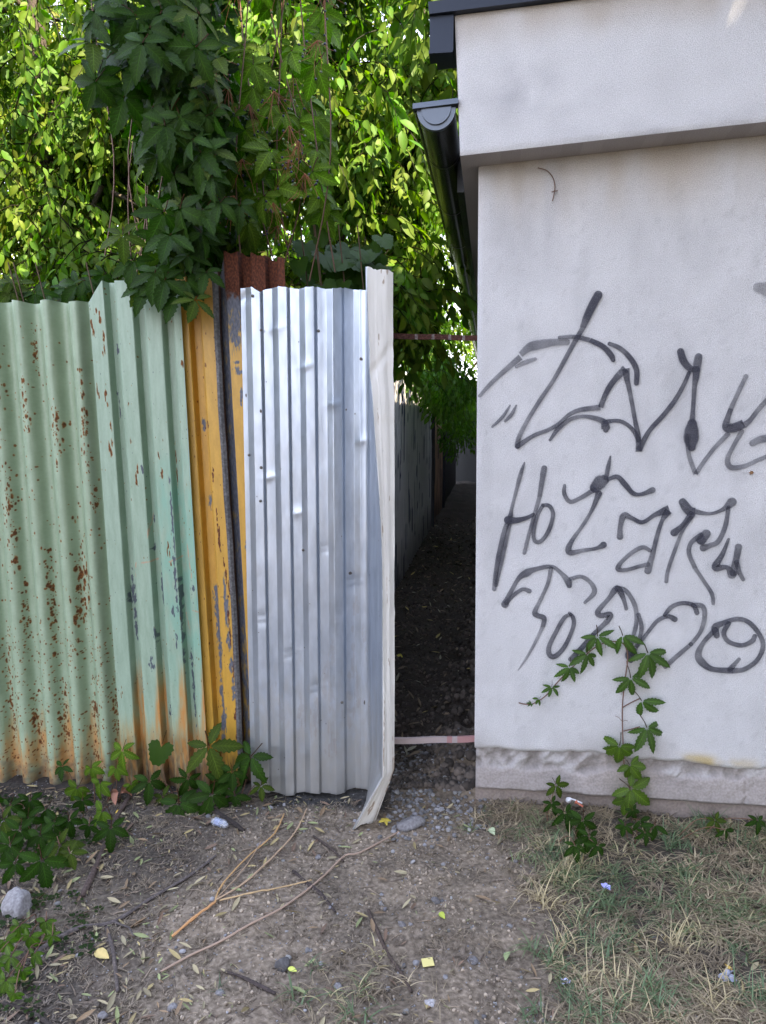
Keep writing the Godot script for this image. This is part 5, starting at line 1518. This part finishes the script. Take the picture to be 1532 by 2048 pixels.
func leafy_plant(called: String, label: String, category: String, spots: Array, root: Vector3, material: Material, meshes: Array, scale := 1.0, group := "") -> void:   # spots: [position, size]
	var t := thing(called, label, category, Vector3.ZERO, 0.0, group)
	for q in spots:
		var b := MB.new()
		var p: Vector3 = q[0]
		var r := root + Vector3((p.x - root.x) * 0.6 + rf(-0.03, 0.03), 0, (p.z - root.z) * 0.5 - 0.02)
		r.y = ground_h(r.x, r.z)
		b.tube(spline([r, r.lerp(p, 0.55) + Vector3(rf(-0.02, 0.02), 0.02, -0.02), p], 4), [0.0028, 0.0024, 0.0016], 5, Color(0.15, 0.075, 0.045))
		part("stem", b.mesh(), M.twig, t)
	for q in spots:
		var up := 0.15 + 0.5 * rng.randf()
		place_leaf(t, q[0], q[1] * scale, Vector3(rf(-0.45, 0.45), up, 1.0), rf(-0.5, 0.5), meshes[rng.randi() % meshes.size()], material)


func build_creepers() -> void:
	rng.seed = 5
	var dark := []
	for i in 6:
		dark.append(creeper_leaf_mesh(Color(0.046, 0.112, 0.015) if i != 3 else Color(0.095, 0.155, 0.02), 5 if i < 5 else 3, rf(0.95, 1.1), rf(0.1, 0.45), 0.9))
	creeper_meshes = dark
	var bright := []
	for i in 5:
		bright.append(creeper_leaf_mesh(Color(0.17, 0.31, 0.028), 5, rf(0.7, 1.0), rf(0.2, 0.6)))
	var young := []
	for i in 4:
		young.append(creeper_leaf_mesh(Color(0.13, 0.25, 0.05), 5 if i != 1 else 3, rf(0.62, 0.82), rf(0.2, 0.45), 0.66))
	for i in 4:
		lobed_meshes.append(lobed_leaf_mesh(Color(0.08, 0.17, 0.028)))

	# wall creeper
	var t := thing("wall_creeper", "young green creeper climbing and arching over the white wall", "climbing plant", corner, -0.13963)
	var b: MB
	for q in [[Vector2(0.610, 0.070), Vector2(0.596, 0.151), Vector2(0.577, 0.211), Vector2(0.568, 0.313), Vector2(0.561, 0.444), Vector2(0.566, 0.554), Vector2(0.573, 0.634), Vector2(0.569, 0.677), Vector2(0.552, 0.704), Vector2(0.520, 0.710), Vector2(0.481, 0.699), Vector2(0.444, 0.678), Vector2(0.399, 0.630), Vector2(0.344, 0.573), Vector2(0.303, 0.525), Vector2(0.270, 0.479), Vector2(0.222, 0.448), Vector2(0.189, 0.442), Vector2(0.168, 0.449)], [Vector2(0.561, 0.450), Vector2(0.592, 0.471), Vector2(0.625, 0.489)], [Vector2(0.568, 0.357), Vector2(0.599, 0.365), Vector2(0.629, 0.377)]]:
		var pts := []
		for p in q:
			pts.append(Vector3(p.x, p.y, 0.016 + 0.004 * sin(p.x * 90.0)))
		b = MB.new()
		b.tube(spline(pts, 4), [0.0024], 5, Color(0.16, 0.085, 0.055))
		part("stem", b.mesh(), M.twig, t)
	for q in [Vector2(0.563, 0.393), Vector2(0.564, 0.514), Vector2(0.571, 0.624), Vector2(0.494, 0.705), Vector2(0.421, 0.651), Vector2(0.325, 0.550), Vector2(0.574, 0.232), Vector2(0.596, 0.151)]:
		for k in 2:
			b = MB.new()
			var o := Vector3(q.x, q.y, 0.016)
			var e := o + Vector3(rf(-0.03, 0.03), rf(-0.03, 0.02), -0.012)
			b.tube(spline([o, o.lerp(e, 0.5) + Vector3(0, 0.006, 0.004), e], 3), [0.0011, 0.0008], 4, Color(0.18, 0.10, 0.06))
			part("tendril", b.mesh(), M.twig, t)
	var spots := [[Vector2(0.456, 0.732), 0.066, 0.2], [Vector2(0.549, 0.739), 0.064, 0.5], [Vector2(0.420, 0.663), 0.060, -0.2], [Vector2(0.356, 0.608), 0.054, -0.3], [Vector2(0.291, 0.525), 0.036, -0.2], [Vector2(0.243, 0.475), 0.022, -0.6], [Vector2(0.216, 0.456), 0.015, -0.8], [Vector2(0.643, 0.676), 0.086, 0.35], [Vector2(0.584, 0.575), 0.070, 0.2], [Vector2(0.628, 0.487), 0.066, 0.75], [Vector2(0.651, 0.382), 0.078, 0.35], [Vector2(0.553, 0.304), 0.070, -0.1], [Vector2(0.593, 0.229), 0.054, 0.6], [Vector2(0.600, 0.135), 0.074, 0.9], [Vector2(0.583, 0.088), 0.05, -0.2]]
	for i in spots.size():
		var q: Array = spots[i]
		var o := part("leaf", young[i % 4] if i < 11 else bright[i % 5], M.creeper_young, t)
		o.transform = Transform3D((Basis(Vector3(0, 1, 0), rf(-0.3, 0.3)) * Basis(Vector3(1, 0, 0), rf(-0.35, 0.0)) * Basis(Vector3(0, 0, 1), q[2])).scaled(Vector3.ONE * q[1] * 1.4), Vector3(q[0].x, q[0].y, 0.034))

	# creepers along the foot of the fence
	leafy_plant("ground_creeper", "dark green creeper with large five-part leaves where yellow meets silver", "creeper", [[Vector3(-0.693, 0.259, -2.930), 0.118], [Vector3(-0.528, 0.213, -2.940), 0.108], [Vector3(-0.602, 0.157, -2.920), 0.062], [Vector3(-0.675, 0.083, -2.880), 0.096], [Vector3(-0.803, 0.056, -2.860), 0.104], [Vector3(-0.489, 0.092, -2.930), 0.05], [Vector3(-0.783, 0.120, -2.940), 0.066], [Vector3(-0.937, 0.113, -2.930), 0.075], [Vector3(-0.884, 0.045, -2.930), 0.06], [Vector3(-0.596, 0.048, -2.940), 0.06], [Vector3(-0.660, 0.102, -2.960), 0.07]], Vector3(-0.66, 0, -2.97), M.creeper, dark, 1.22)
	leafy_plant("round_leaf_weed", "single broad round leaf on a thin stalk before the green sheet", "weed", [[Vector3(-0.884, 0.253, -2.930), 0.092]], Vector3(-0.80, 0, -2.95), M.creeper, lobed_meshes)
	var left := []
	for q in [[Vector3(-1.054, 0.090, -2.735), 0.075], [Vector3(-0.981, 0.090, -2.617), 0.085], [Vector3(-1.130, 0.111, -2.920), 0.07], [Vector3(-1.045, 0.234, -2.950), 0.085], [Vector3(-1.075, 0.160, -2.950), 0.06], [Vector3(-1.276, 0.180, -2.920), 0.055], [Vector3(-1.171, 0.165, -2.940), 0.06], [Vector3(-1.162, 0.090, -2.819), 0.06], [Vector3(-1.153, 0.090, -2.669), 0.07], [Vector3(-1.010, 0.100, -2.930), 0.05], [Vector3(-1.066, 0.090, -2.634), 0.05], [Vector3(-1.225, 0.085, -2.930), 0.08]]:
		left.append(q)
	leafy_plant("ground_creeper", "bright leafy creeper tangle beside the curled brown leaf", "creeper", left, Vector3(-1.12, 0, -2.9), M.creeper, bright + dark)
	left = []
	for q in [[Vector3(-1.423, 0.090, -2.780), 0.08], [Vector3(-1.365, 0.090, -2.819), 0.075], [Vector3(-1.273, 0.090, -2.750), 0.07], [Vector3(-1.301, 0.090, -2.600), 0.085], [Vector3(-1.214, 0.090, -2.567), 0.08], [Vector3(-1.117, 0.090, -2.502), 0.09], [Vector3(-1.139, 0.090, -2.411), 0.105], [Vector3(-1.289, 0.090, -2.502), 0.08], [Vector3(-1.397, 0.090, -2.669), 0.08], [Vector3(-1.314, 0.090, -2.687), 0.07], [Vector3(-1.199, 0.090, -2.634), 0.07], [Vector3(-1.462, 0.090, -2.634), 0.1], [Vector3(-1.559, 0.090, -2.859), 0.09], [Vector3(-1.222, 0.090, -2.396), 0.07], [Vector3(-1.063, 0.090, -2.456), 0.06]]:
		left.append(q)
	leafy_plant("ground_creeper", "dense dark weeds under the rounded green sheet above the mortar lump", "creeper", left, Vector3(-1.36, 0, -2.75), M.creeper, dark)
	left = []
	for q in [[Vector3(-1.089, 0.045, -2.142), 0.05], [Vector3(-1.019, 0.045, -2.161), 0.045], [Vector3(-1.036, 0.045, -2.093), 0.05], [Vector3(-1.051, 0.045, -2.008), 0.055], [Vector3(-0.990, 0.045, -2.022), 0.04], [Vector3(-1.101, 0.045, -2.075), 0.05], [Vector3(-0.993, 0.045, -1.952), 0.04], [Vector3(-1.020, 0.045, -1.914), 0.05], [Vector3(-0.974, 0.045, -1.869), 0.04], [Vector3(-1.092, 0.045, -1.972), 0.06], [Vector3(-0.972, 0.045, -2.097), 0.035]]:
		left.append(q)
	leafy_plant("ground_creeper", "low bright green creeper seedlings in front of the mortar lump", "creeper", left, Vector3(-1.1, 0, -2.28), M.creeper_young, bright)
	leafy_plant("ground_creeper", "broad-leaved weed holding the bent wrapper below the plinth", "creeper", [[Vector3(0.670, 0.145, -2.830), 0.06], [Vector3(0.647, 0.090, -2.799), 0.05], [Vector3(0.733, 0.090, -2.669), 0.075], [Vector3(0.728, 0.090, -2.560), 0.07], [Vector3(0.664, 0.090, -2.502), 0.06], [Vector3(0.681, 0.090, -2.724), 0.07], [Vector3(0.742, 0.090, -2.502), 0.05]], Vector3(0.64, 0, -2.76), M.creeper, dark)
	left = []
	for q in [[Vector3(0.940, 0.090, -2.742), 0.045], [Vector3(0.944, 0.090, -2.669), 0.05], [Vector3(0.987, 0.090, -2.634), 0.055], [Vector3(0.878, 0.090, -2.634), 0.05], [Vector3(0.933, 0.090, -2.583), 0.045], [Vector3(1.219, 0.090, -2.669), 0.05], [Vector3(1.225, 0.090, -2.600), 0.045], [Vector3(1.375, 0.090, -2.669), 0.05]]:
		left.append(q)
	leafy_plant("grass_weed", "low dark weeds growing through grass at the plinth foot", "weed", left, Vector3(0.95, 0, -2.74), M.creeper, dark)
	# small clover-like cover between the weeds
	var cm := MB.new()
	for i in 6:
		var a := i * 1.05 + rf(-0.3, 0.3)
		var d := Vector3(cos(a), rf(0.15, 0.6), sin(a)).normalized()
		leaflet(cm, d * rf(0.1, 0.5), d, Vector3(0, 1, 0.2), rf(0.5, 0.8), 0.5, Color(1, 1, 1) * rf(0.8, 1.2), 0.3, 0.2, 0.05, 5)
	var cmm := cm.mesh()
	var pl := []
	var ti := []
	for i in 520:
		var x := rf(-1.75, -0.75)
		var z := rf(-2.95, -1.75)
		if rng.randf() > sm(-0.85, -1.25, x + n1.get_noise_2d(x * 90.0, z * 90.0) * 0.7 + 0.28 * sm(-2.4, -2.8, z)):
			continue
		pl.append(Transform3D(Basis(Vector3.UP, rf(0, TAU)).scaled(Vector3.ONE * rf(0.012, 0.03)), Vector3(x, ground_h(x, z) + 0.006, z)))
		ti.append(Color(0.045, 0.09, 0.03).lerp(Color(0.09, 0.15, 0.04), rng.randf()))
	tag(scatter("ground_cover", cmm, M.creeper, pl, ti, self), "small green seedlings covering the soil under the weeds", "ground cover")

	# the big creeper that hangs over the fence
	t = thing("hanging_creeper", "mass of large-leaved creeper hanging over the green and yellow sheets", "climbing plant")
	for i in 16:
		b = MB.new()
		var x := rf(-1.1, -0.25)
		var z := rf(-3.5, -3.05)
		b.tube(spline([Vector3(x + rf(-0.1, 0.1), 4.6, z - 0.3), Vector3(x + rf(-0.1, 0.1), 3.4, z - 0.1), Vector3(x + rf(-0.1, 0.1), 2.6, z), Vector3(x + rf(-0.1, 0.1), 2.05 + 0.2 * rng.randf(), z + 0.02)], 5), [0.009, 0.006, 0.004, 0.003], 5, Color(0.14, 0.075, 0.05))
		part("stem", b.mesh(), M.twig, t)
	# single leaves in front
	var n := 0
	while n < 165:
		var x := rf(-1.10, -0.58)
		var y := rf(2.06, 3.75)
		var z := rf(-3.12, -2.86)
		if x > -0.95 and x < -0.72 and y < 2.12:
			pass
		elif y < 2.10 + 0.35 * n1.get_noise_2d(x * 160.0, 3.0) + 0.12 * absf(x + 0.8):
			continue
		if x < -0.95 + 0.10 * sin(y * 6.0) or x > -0.63 + 0.08 * sin(y * 5.0 + 1.0):
			continue
		n += 1
		place_leaf(t, Vector3(x, y, z), rf(0.07, 0.145), Vector3(rf(-1.3, 1.3), rf(-0.3, 1.3), 1.0), rf(-1.0, 1.0), dark[rng.randi() % 6], M.creeper)
	# those that hang lowest over the fence top
	for q in [[Vector3(-0.879, 2.040, -2.950), 0.11], [Vector3(-0.805, 2.062, -2.920), 0.12], [Vector3(-0.768, 2.009, -2.930), 0.11], [Vector3(-0.688, 1.987, -2.900), 0.095], [Vector3(-0.841, 2.088, -2.920), 0.12], [Vector3(-0.926, 2.139, -2.950), 0.12], [Vector3(-0.730, 2.063, -2.930), 0.10], [Vector3(-0.955, 2.222, -2.920), 0.105], [Vector3(-0.659, 2.094, -2.950), 0.09], [Vector3(-0.770, 2.213, -2.880), 0.12], [Vector3(-0.609, 2.506, -2.880), 0.115], [Vector3(-0.822, 2.829, -2.800), 0.13], [Vector3(-0.770, 2.583, -2.860), 0.12], [Vector3(-0.586, 2.326, -2.880), 0.10], [Vector3(-0.522, 2.328, -2.920), 0.095]]:
		place_leaf(t, q[0], q[1], Vector3(rf(-0.5, 0.5), rf(0.2, 0.7), 1.0), rf(-0.4, 0.4), dark[rng.randi() % 5], M.creeper)
	# the lighter outer curtain with its berries
	for i in 84:
		var x := rf(-0.66, -0.24)
		var y := rf(2.28, 3.7)
		place_leaf(t, Vector3(x, y, rf(-3.5, -3.15)), rf(0.09, 0.14), Vector3(rf(-1.2, 1.2), rf(-0.3, 0.8), 1.0), rf(-0.8, 0.8), bright[rng.randi() % 5], M.creeper)
	# behind: the mass that shades the front leaves
	for w in 3:
		pl = []
		ti = []
		for i in 330:
			var x := rf(-1.05, -0.60)
			var y := rf(2.0, 4.7)
			var z := rf(-3.75, -3.12)
			if x < -0.93 + 0.12 * sin(y * 6.0) or x > -0.64 + 0.08 * sin(y * 5.0 + 1.0):
				continue
			var sc := rf(0.10, 0.15)
			pl.append(Transform3D(Basis.from_euler(Vector3(rf(-0.9, 0.4), rf(-1.3, 1.3), rf(-1.0, 1.0))).scaled(Vector3.ONE * sc), Vector3(x, y, z)))
			ti.append(Color.WHITE * rf(0.7, 1.2))
		scatter("inner_foliage", dark[w], M.creeper, pl, ti, t)
	var bm := SphereMesh.new()
	bm.radius = 0.0048
	bm.height = 0.0096
	bm.radial_segments = 8
	bm.rings = 5
	bm.material = M.berry
	var ripe: StandardMaterial3D = mat("ripe_berry", Color(0.012, 0.014, 0.03), 0.35, false)
	var unripe: StandardMaterial3D = mat("unripe_berry", Color(0.09, 0.13, 0.04), 0.4, false)
	for i in 25:                                              # hanging berry clusters on red stalks
		var o := Vector3(rf(-0.68, -0.22), rf(2.3, 3.6), rf(-3.3, -2.98))
		var stalk := MB.new()
		var ends := []
		for j in 11:
			var e := o + Vector3(rf(-0.075, 0.075), rf(-0.12, 0.03), rf(-0.05, 0.05))
			ends.append(e)
			stalk.tube([o + Vector3(0, 0.03, 0), o + (e - o) * 0.5 + rv() * 0.012, e], [0.0011, 0.0009, 0.0007], 4, Color(0.24, 0.085, 0.035))
		var sp := part("berry_stalk", stalk.mesh(), M.twig, t)
		for e in ends:
			part("berry", bm, unripe if rng.randf() < 0.35 else ripe, sp).position = e

	# leafy growth peeping over the rounded sheet and behind the silver sheet
	var top := [["dark ivy-like creeper crowding the top of the rounded green sheet", -1.95, -1.14, 2.0, 2.2, -3.55, -3.3, 44, 0.10], ["broad-leaved vine behind the top of the silver sheet", -0.36, 0.0, 2.02, 2.36, -3.65, -3.34, 46, 0.11]]
	for q in top:
		t = thing("fence_vine", q[0], "climbing plant", Vector3.ZERO, 0.0, "vines behind the fence top")
		for i in 5:
			b = MB.new()
			var x := rf(q[1], q[2])
			b.tube(spline([Vector3(x, 0.0, q[5]), Vector3(x + 0.05, 1.2, q[5] + 0.03), Vector3(x - 0.04, q[4], q[6])], 4), [0.008, 0.006, 0.003], 5, Color(0.12, 0.08, 0.05))
			part("stem", b.mesh(), M.twig, t)
		for i in q[7]:
			place_leaf(t, Vector3(rf(q[1], q[2]), rf(q[3], q[4]) - 0.02, rf(q[5], q[6])), rf(0.7, 1.15) * q[8], Vector3(rf(-0.7, 0.7), rf(0.1, 1.2), 1.0), rf(-0.8, 0.8), lobed_meshes[rng.randi() % 4] if q[1] > -1.0 else dark[rng.randi() % 6], M.creeper)


# ---------- the alley ----------
func build_alley() -> void:
	var fence := thing("alley_fence", "old sheet-panel fence lining the narrow alley opposite the building", "fence")
	var paints := [
		[-0.25, -8.1, 2.0, Color(0.66, 0.65, 0.645), "flaking grey sheet panel lining the alley"],
		[-8.25, -10.6, 1.86, Color(0.42, 0.26, 0.16), "orange-brown sheet panel deeper in the alley"],
		[-10.7, -15.9, 1.8, Color(0.05, 0.045, 0.045), "dark sheet panel at the far end of the alley"],
	]
	for q in paints:
		var b := MB.new()
		var len: float = q[0] - q[1]
		var n := int(len / 0.012)
		var rows := 46
		for j in rows + 1:
			for i in n + 1:
				var s := len * i / n
				var y: float = lerpf(-0.05, q[2] + 0.02 * sin(s * 2.0), j / float(rows))
				var ph := fposmod(s, 0.16) / 0.16
				var d := 0.02 * (smoothstep(0.0, 0.12, ph) - smoothstep(0.5, 0.62, ph))
				var c: Color = q[3]
				var f := n2.get_noise_2d(s * 500.0, y * 40.0) + 0.5 * n3.get_noise_2d(s * 700.0, y * 90.0)
				c *= 1.0 + 0.2 * n1.get_noise_2d(s * 60.0, y * 60.0)
				if q[0] > -1.0 and f > 0.30:
					c = Color(0.045, 0.05, 0.10)
				elif q[0] < -8.0 and q[0] > -9.0 and f > 0.25:
					c = Color(0.10, 0.06, 0.05)
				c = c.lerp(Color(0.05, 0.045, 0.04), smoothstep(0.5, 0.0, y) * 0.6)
				c.a = 1.0
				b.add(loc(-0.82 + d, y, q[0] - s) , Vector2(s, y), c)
		for j in rows:
			for i in n:
				var a := j * (n + 1) + i
				b.quad(a, a + 1, a + n + 2, a + n + 1)
		# the back of the panel, a finger's width behind
		var m0 := Color(0.15, 0.15, 0.15)
		b.face(loc(-0.835, -0.05, q[1]), loc(-0.835, -0.05, q[0]), loc(-0.835, q[2], q[0]), loc(-0.835, q[2], q[1]), m0)
		b.face(loc(-0.835, -0.05, q[0]), loc(-0.80, -0.05, q[0]), loc(-0.80, q[2], q[0]), loc(-0.835, q[2], q[0]), m0)
		part("panel", b.mesh(), mat("alley_paint", Color.WHITE, 0.6), fence, q[4])
	for z in [-8.17, -10.65]:
		var b := MB.new()
		var p := loc(-0.80, 0, z)
		b.box(Vector3(p.x - 0.035, -0.1, p.z - 0.035), Vector3(p.x + 0.035, 2.02, p.z + 0.035), Color(0.05, 0.05, 0.065))
		part("post", b.mesh(), M.bark, fence)
	var b := MB.new()
	var p0 := loc(-1.9, -0.1, -16.6)
	var p1 := loc(0.9, -0.1, -16.6)
	var bk := Vector3(0.03, 0, -0.2)
	b.hexa([p0, p1, p1 + bk, p0 + bk, p0 + Vector3(0, 2.3, 0), p1 + Vector3(0, 2.3, 0), p1 + bk + Vector3(0, 2.3, 0), p0 + bk + Vector3(0, 2.3, 0)], Color(0.09, 0.088, 0.09))
	part("wall_body", b.mesh(), M.stucco, thing("end_wall", "plain grey wall closing the far end of the alley", "wall"))
	# the two painted bars across the alley mouth
	for q in [[1.872, 1.868, 0.010, "rusty bar with flaking white paint across the alley mouth, higher one", 0.05], [0.236, 0.222, 0.0125, "pinkish white painted bar across the alley mouth, near the ground", 0.02]]:
		var a := Vector3(-0.03, q[0], -3.03)
		var e := loc(0.02, q[1], -0.15)
		b = MB.new()
		var pts := []
		var cols := 40
		for i in cols + 1:
			pts.append(a.lerp(e, i / float(cols)) + Vector3(0, 0.001 * sin(i * 0.35), 0))
		var t := thing("cross_bar", q[3], "bar", Vector3.ZERO, 0.0, "painted bars across the alley mouth")
		for i in cols:
			var hgt: float = q[2]
			var k := n3.get_noise_2d(i * 9.0, q[0] * 300.0) * 1.3 + 0.05
			var c := Color(0.44, 0.36, 0.345)
			if q[0] > 1.0:
				c = Color(0.33, 0.27, 0.25) if k > 0.22 else Color(0.13, 0.05, 0.032)
			elif i > 24:
				c = Color(0.42, 0.23, 0.22) if k < 0.2 else Color(0.42, 0.36, 0.35)
			var u := Vector3(0, hgt, 0)
			var w := Vector3(0, 0, 0.006)
			b.hexa([pts[i] - u + w, pts[i + 1] - u + w, pts[i + 1] - u - w, pts[i] - u - w, pts[i] + u + w, pts[i + 1] + u + w, pts[i + 1] + u - w, pts[i] + u - w], c)
		part("bar", b.mesh(), M.bark if q[0] > 1.0 else M.paper, t)


func build_trees() -> void:
	rng.seed = 2024
	var small := [spray_mesh(9, 0.105, 0.38), spray_mesh(11, 0.092, 0.44), spray_mesh(8, 0.115, 0.34), spray_mesh(10, 0.10, 0.40)]
	var fine := [spray_mesh(10, 0.078, 0.36), spray_mesh(12, 0.07, 0.42), spray_mesh(9, 0.086, 0.32)]
	var V := func(x, y, z): return Vector3(x, y, z)
	tree("bright leafy tree with drooping twigs behind the silver sheet", Vector3(-0.35, 0, -5.6), 5.6, [[V.call(-0.1, 3.3, -5.1), V.call(0.95, 0.9, 0.8)], [V.call(0.25, 4.3, -5.4), V.call(1.0, 1.0, 0.9)], [V.call(-0.8, 4.2, -5.6), V.call(1.0, 1.1, 0.9)], [V.call(-0.2, 2.45, -5.0), V.call(0.7, 0.5, 0.6)]], 3000, Color(0.128, 0.225, 0.026), 0.3, fine + [small[0]])
	tree("yellow-green tree behind the rounded green sheet", Vector3(-2.3, 0, -5.4), 6.0, [[V.call(-1.75, 3.0, -5.0), V.call(1.0, 0.9, 0.9)], [V.call(-2.3, 4.2, -5.3), V.call(1.2, 1.1, 1.0)], [V.call(-1.3, 4.0, -5.6), V.call(0.9, 1.0, 0.9)], [V.call(-1.7, 2.2, -4.9), V.call(0.9, 0.4, 0.6)]], 3000, Color(0.118, 0.205, 0.024), 0.4, fine)
	tree("lighter tree overhanging the far alley between gutter and silver sheet", Vector3(-0.1, 0, -8.6), 5.5, [[V.call(0.25, 3.1, -7.8), V.call(0.75, 0.9, 1.0)], [V.call(0.75, 2.55, -9.6), V.call(0.6, 0.6, 1.0)], [V.call(0.6, 4.1, -8.8), V.call(1.0, 0.9, 1.1)], [V.call(-0.6, 3.4, -8.2), V.call(0.9, 1.1, 0.9)]], 800, Color(0.135, 0.245, 0.026), 0.3, fine)
	tree("tall tree closing the view behind the fence", Vector3(-3.2, 0, -10.5), 9.0, [[V.call(-3.0, 3.2, -9.8), V.call(1.8, 1.6, 1.0)], [V.call(-3.4, 6.0, -10.5), V.call(2.2, 2.0, 1.4)], [V.call(-1.2, 5.2, -10.4), V.call(1.5, 1.8, 1.2)], [V.call(-1.0, 2.7, -10.0), V.call(1.2, 1.2, 0.9)], [V.call(-4.9, 5.6, -10.3), V.call(1.3, 1.9, 1.2)], [V.call(-4.8, 3.3, -9.6), V.call(1.2, 1.3, 1.0)]], 4600, Color(0.19, 0.245, 0.022), 0.4, fine, Vector3.ZERO, 0.17)
	tree("big dark tree standing across from the building, shading wall and fence", Vector3(4.8, 0, 1.6), 8.0, [[V.call(4.4, 2.6, 1.4), V.call(1.4, 1.9, 1.3)], [V.call(5.0, 4.6, 0.6), V.call(1.5, 1.6, 1.5)], [V.call(4.4, 2.6, 3.8), V.call(1.5, 2.2, 1.4)], [V.call(1.1, 7.0, -0.3), V.call(1.3, 0.8, 1.4)], [V.call(3.0, 7.0, 0.0), V.call(1.5, 0.9, 1.7)], [V.call(4.9, 6.6, 0.4), V.call(1.4, 0.9, 1.7)], [V.call(1.5, 7.1, 2.0), V.call(1.5, 0.8, 1.4)], [V.call(3.5, 7.0, 2.4), V.call(1.7, 0.9, 1.4)], [V.call(-0.4, 7.2, 0.6), V.call(1.0, 0.7, 1.4)], [V.call(1.9, 7.5, 0.9), V.call(1.7, 0.6, 1.0)], [V.call(0.3, 7.4, 1.9), V.call(1.1, 0.6, 1.2)], [V.call(0.9, 7.9, 0.9), V.call(1.1, 0.5, 1.1)], [V.call(1.4, 8.1, 0.2), V.call(1.1, 0.5, 1.1)]], 14500, Color(0.06, 0.11, 0.028), 0.3, [spray_mesh(10, 0.2, 0.6)], Vector3.ZERO, 0.2)
	tree("tall pale tree beyond the end of the alley", Vector3(1.2, 0, -18.5), 9.0, [[V.call(0.9, 4.0, -18.0), V.call(1.8, 1.8, 1.0)], [V.call(2.6, 3.4, -18.0), V.call(1.2, 1.5, 1.0)], [V.call(1.6, 2.5, -17.7), V.call(1.2, 1.1, 0.8)], [V.call(-0.8, 5.0, -17.5), V.call(1.8, 2.2, 1.2)], [V.call(1.0, 7.0, -18.5), V.call(2.2, 1.6, 1.4)]], 1100, Color(0.16, 0.26, 0.03), 0.3, small, Vector3.ZERO, 0.2)
	tree("leafy street tree behind the viewer", Vector3(3.2, 0, 6.5), 8.0, [[V.call(4.2, 2.6, 6.0), V.call(1.7, 2.2, 1.2)], [V.call(2.0, 3.0, 6.6), V.call(1.5, 2.4, 1.2)], [V.call(3.0, 6.2, 6.0), V.call(2.2, 1.8, 1.6)]], 2600, Color(0.06, 0.11, 0.028), 0.3, [spray_mesh(10, 0.22, 0.65)], Vector3.ZERO, 0.2)
	tree("low bushy tree at the side of the fence run", Vector3(-4.9, 0, -0.6), 3.4, [[V.call(-4.5, 1.7, -1.3), V.call(1.2, 1.7, 1.5)], [V.call(-4.7, 1.8, 0.9), V.call(1.2, 1.7, 1.2)]], 1500, Color(0.06, 0.11, 0.028), 0.3, [spray_mesh(10, 0.2, 0.6)], Vector3.ZERO, 0.12)
	# a small vine-covered clump hanging over the alley fence
	var t := thing("alley_vine", "green creeper spilling over the alley fence between grey and orange panels", "climbing plant")
	var b: MB
	for i in 7:
		b = MB.new()
		var s := -8.6 - i * 0.5
		b.tube(spline([loc(-0.85, 0.1, s), loc(-0.85, 1.2, s + 0.1), loc(-0.8, 2.1, s), loc(-0.65, 1.6, s - 0.1)], 4), [0.012, 0.009, 0.006, 0.004], 5, Color(0.1, 0.07, 0.05))
		part("stem", b.mesh(), M.twig, t)
	var pl := []
	var ti := []
	for i in 860:
		var s := rf(-13.5, -4.2)
		var x := -0.85 + absf(rng.randfn(0, 0.24))
		if s < -9.2:
			x += 0.1 * rng.randf()
		var y := 1.98 + rf(-0.1, 0.3) - (rf(0, 0.95) * rng.randf() if s < -8.4 else 0.0)
		pl.append(Transform3D((Basis(Vector3.UP, rf(-1.2, 1.2)) * Basis(Vector3(0, 0, 1), rf(-0.7, 0.3))).scaled(Vector3.ONE * rf(0.6, 1.05)), loc(minf(x, -0.1), y, s)))
		ti.append(Color(0.11, 0.22, 0.045) * rf(0.75, 1.3))
	scatter("foliage", small[1], M.tree_leaf, pl, ti, t)


func _ready() -> void:
	var cam := Camera3D.new()
	cam.name = "camera"
	cam.position = Vector3(0, 1.55, 0)
	cam.rotation_degrees = Vector3(-6.85, 0, 0)
	cam.fov = 67.31
	cam.near = 0.05
	cam.far = 400.0
	cam.current = true
	add_child(cam)
	var env := Environment.new()
	env.background_mode = Environment.BG_SKY
	var sky := Sky.new()
	var sm_ := ProceduralSkyMaterial.new()
	sm_.sky_top_color = Color(0.735, 0.785, 0.92)
	sm_.sky_horizon_color = Color(0.94, 0.935, 0.95)
	sm_.sky_curve = 0.25
	sm_.ground_bottom_color = Color(0.22, 0.2, 0.18)
	sm_.ground_horizon_color = Color(0.6, 0.6, 0.6)
	sm_.sun_angle_max = 1.0
	sky.sky_material = sm_
	env.sky = sky
	env.tonemap_mode = Environment.TONE_MAPPER_LINEAR
	env.tonemap_exposure = 5.75
	env.sdfgi_enabled = true
	env.ssao_enabled = true
	env.ssil_enabled = true
	var we := WorldEnvironment.new()
	we.name = "world_environment"
	we.environment = env
	add_child(we)
	var sun := DirectionalLight3D.new()
	sun.name = "sun"
	sun.light_energy = 1.6
	sun.light_color = Color(1.0, 0.93, 0.80)
	sun.light_angular_distance = 0.5
	sun.shadow_enabled = true
	add_child(sun)
	sun.look_at_from_position(Vector3(0.40, 0.80, 0.45) * 10.0, Vector3.ZERO)

	n1.seed = 1
	n1.frequency = 0.02
	n1.fractal_octaves = 3
	n2.seed = 2
	n2.frequency = 0.02
	n2.fractal_octaves = 3
	n3.seed = 3
	n3.frequency = 0.02
	n3.fractal_octaves = 4
	rng.seed = 1
	make_materials()
	mat("screw", Color(0.05, 0.05, 0.05), 0.5, false, 0.4)
	build_ground()
	build_house()
	build_sheets()
	build_alley()
	build_trees()
	build_creepers()
	build_litter()
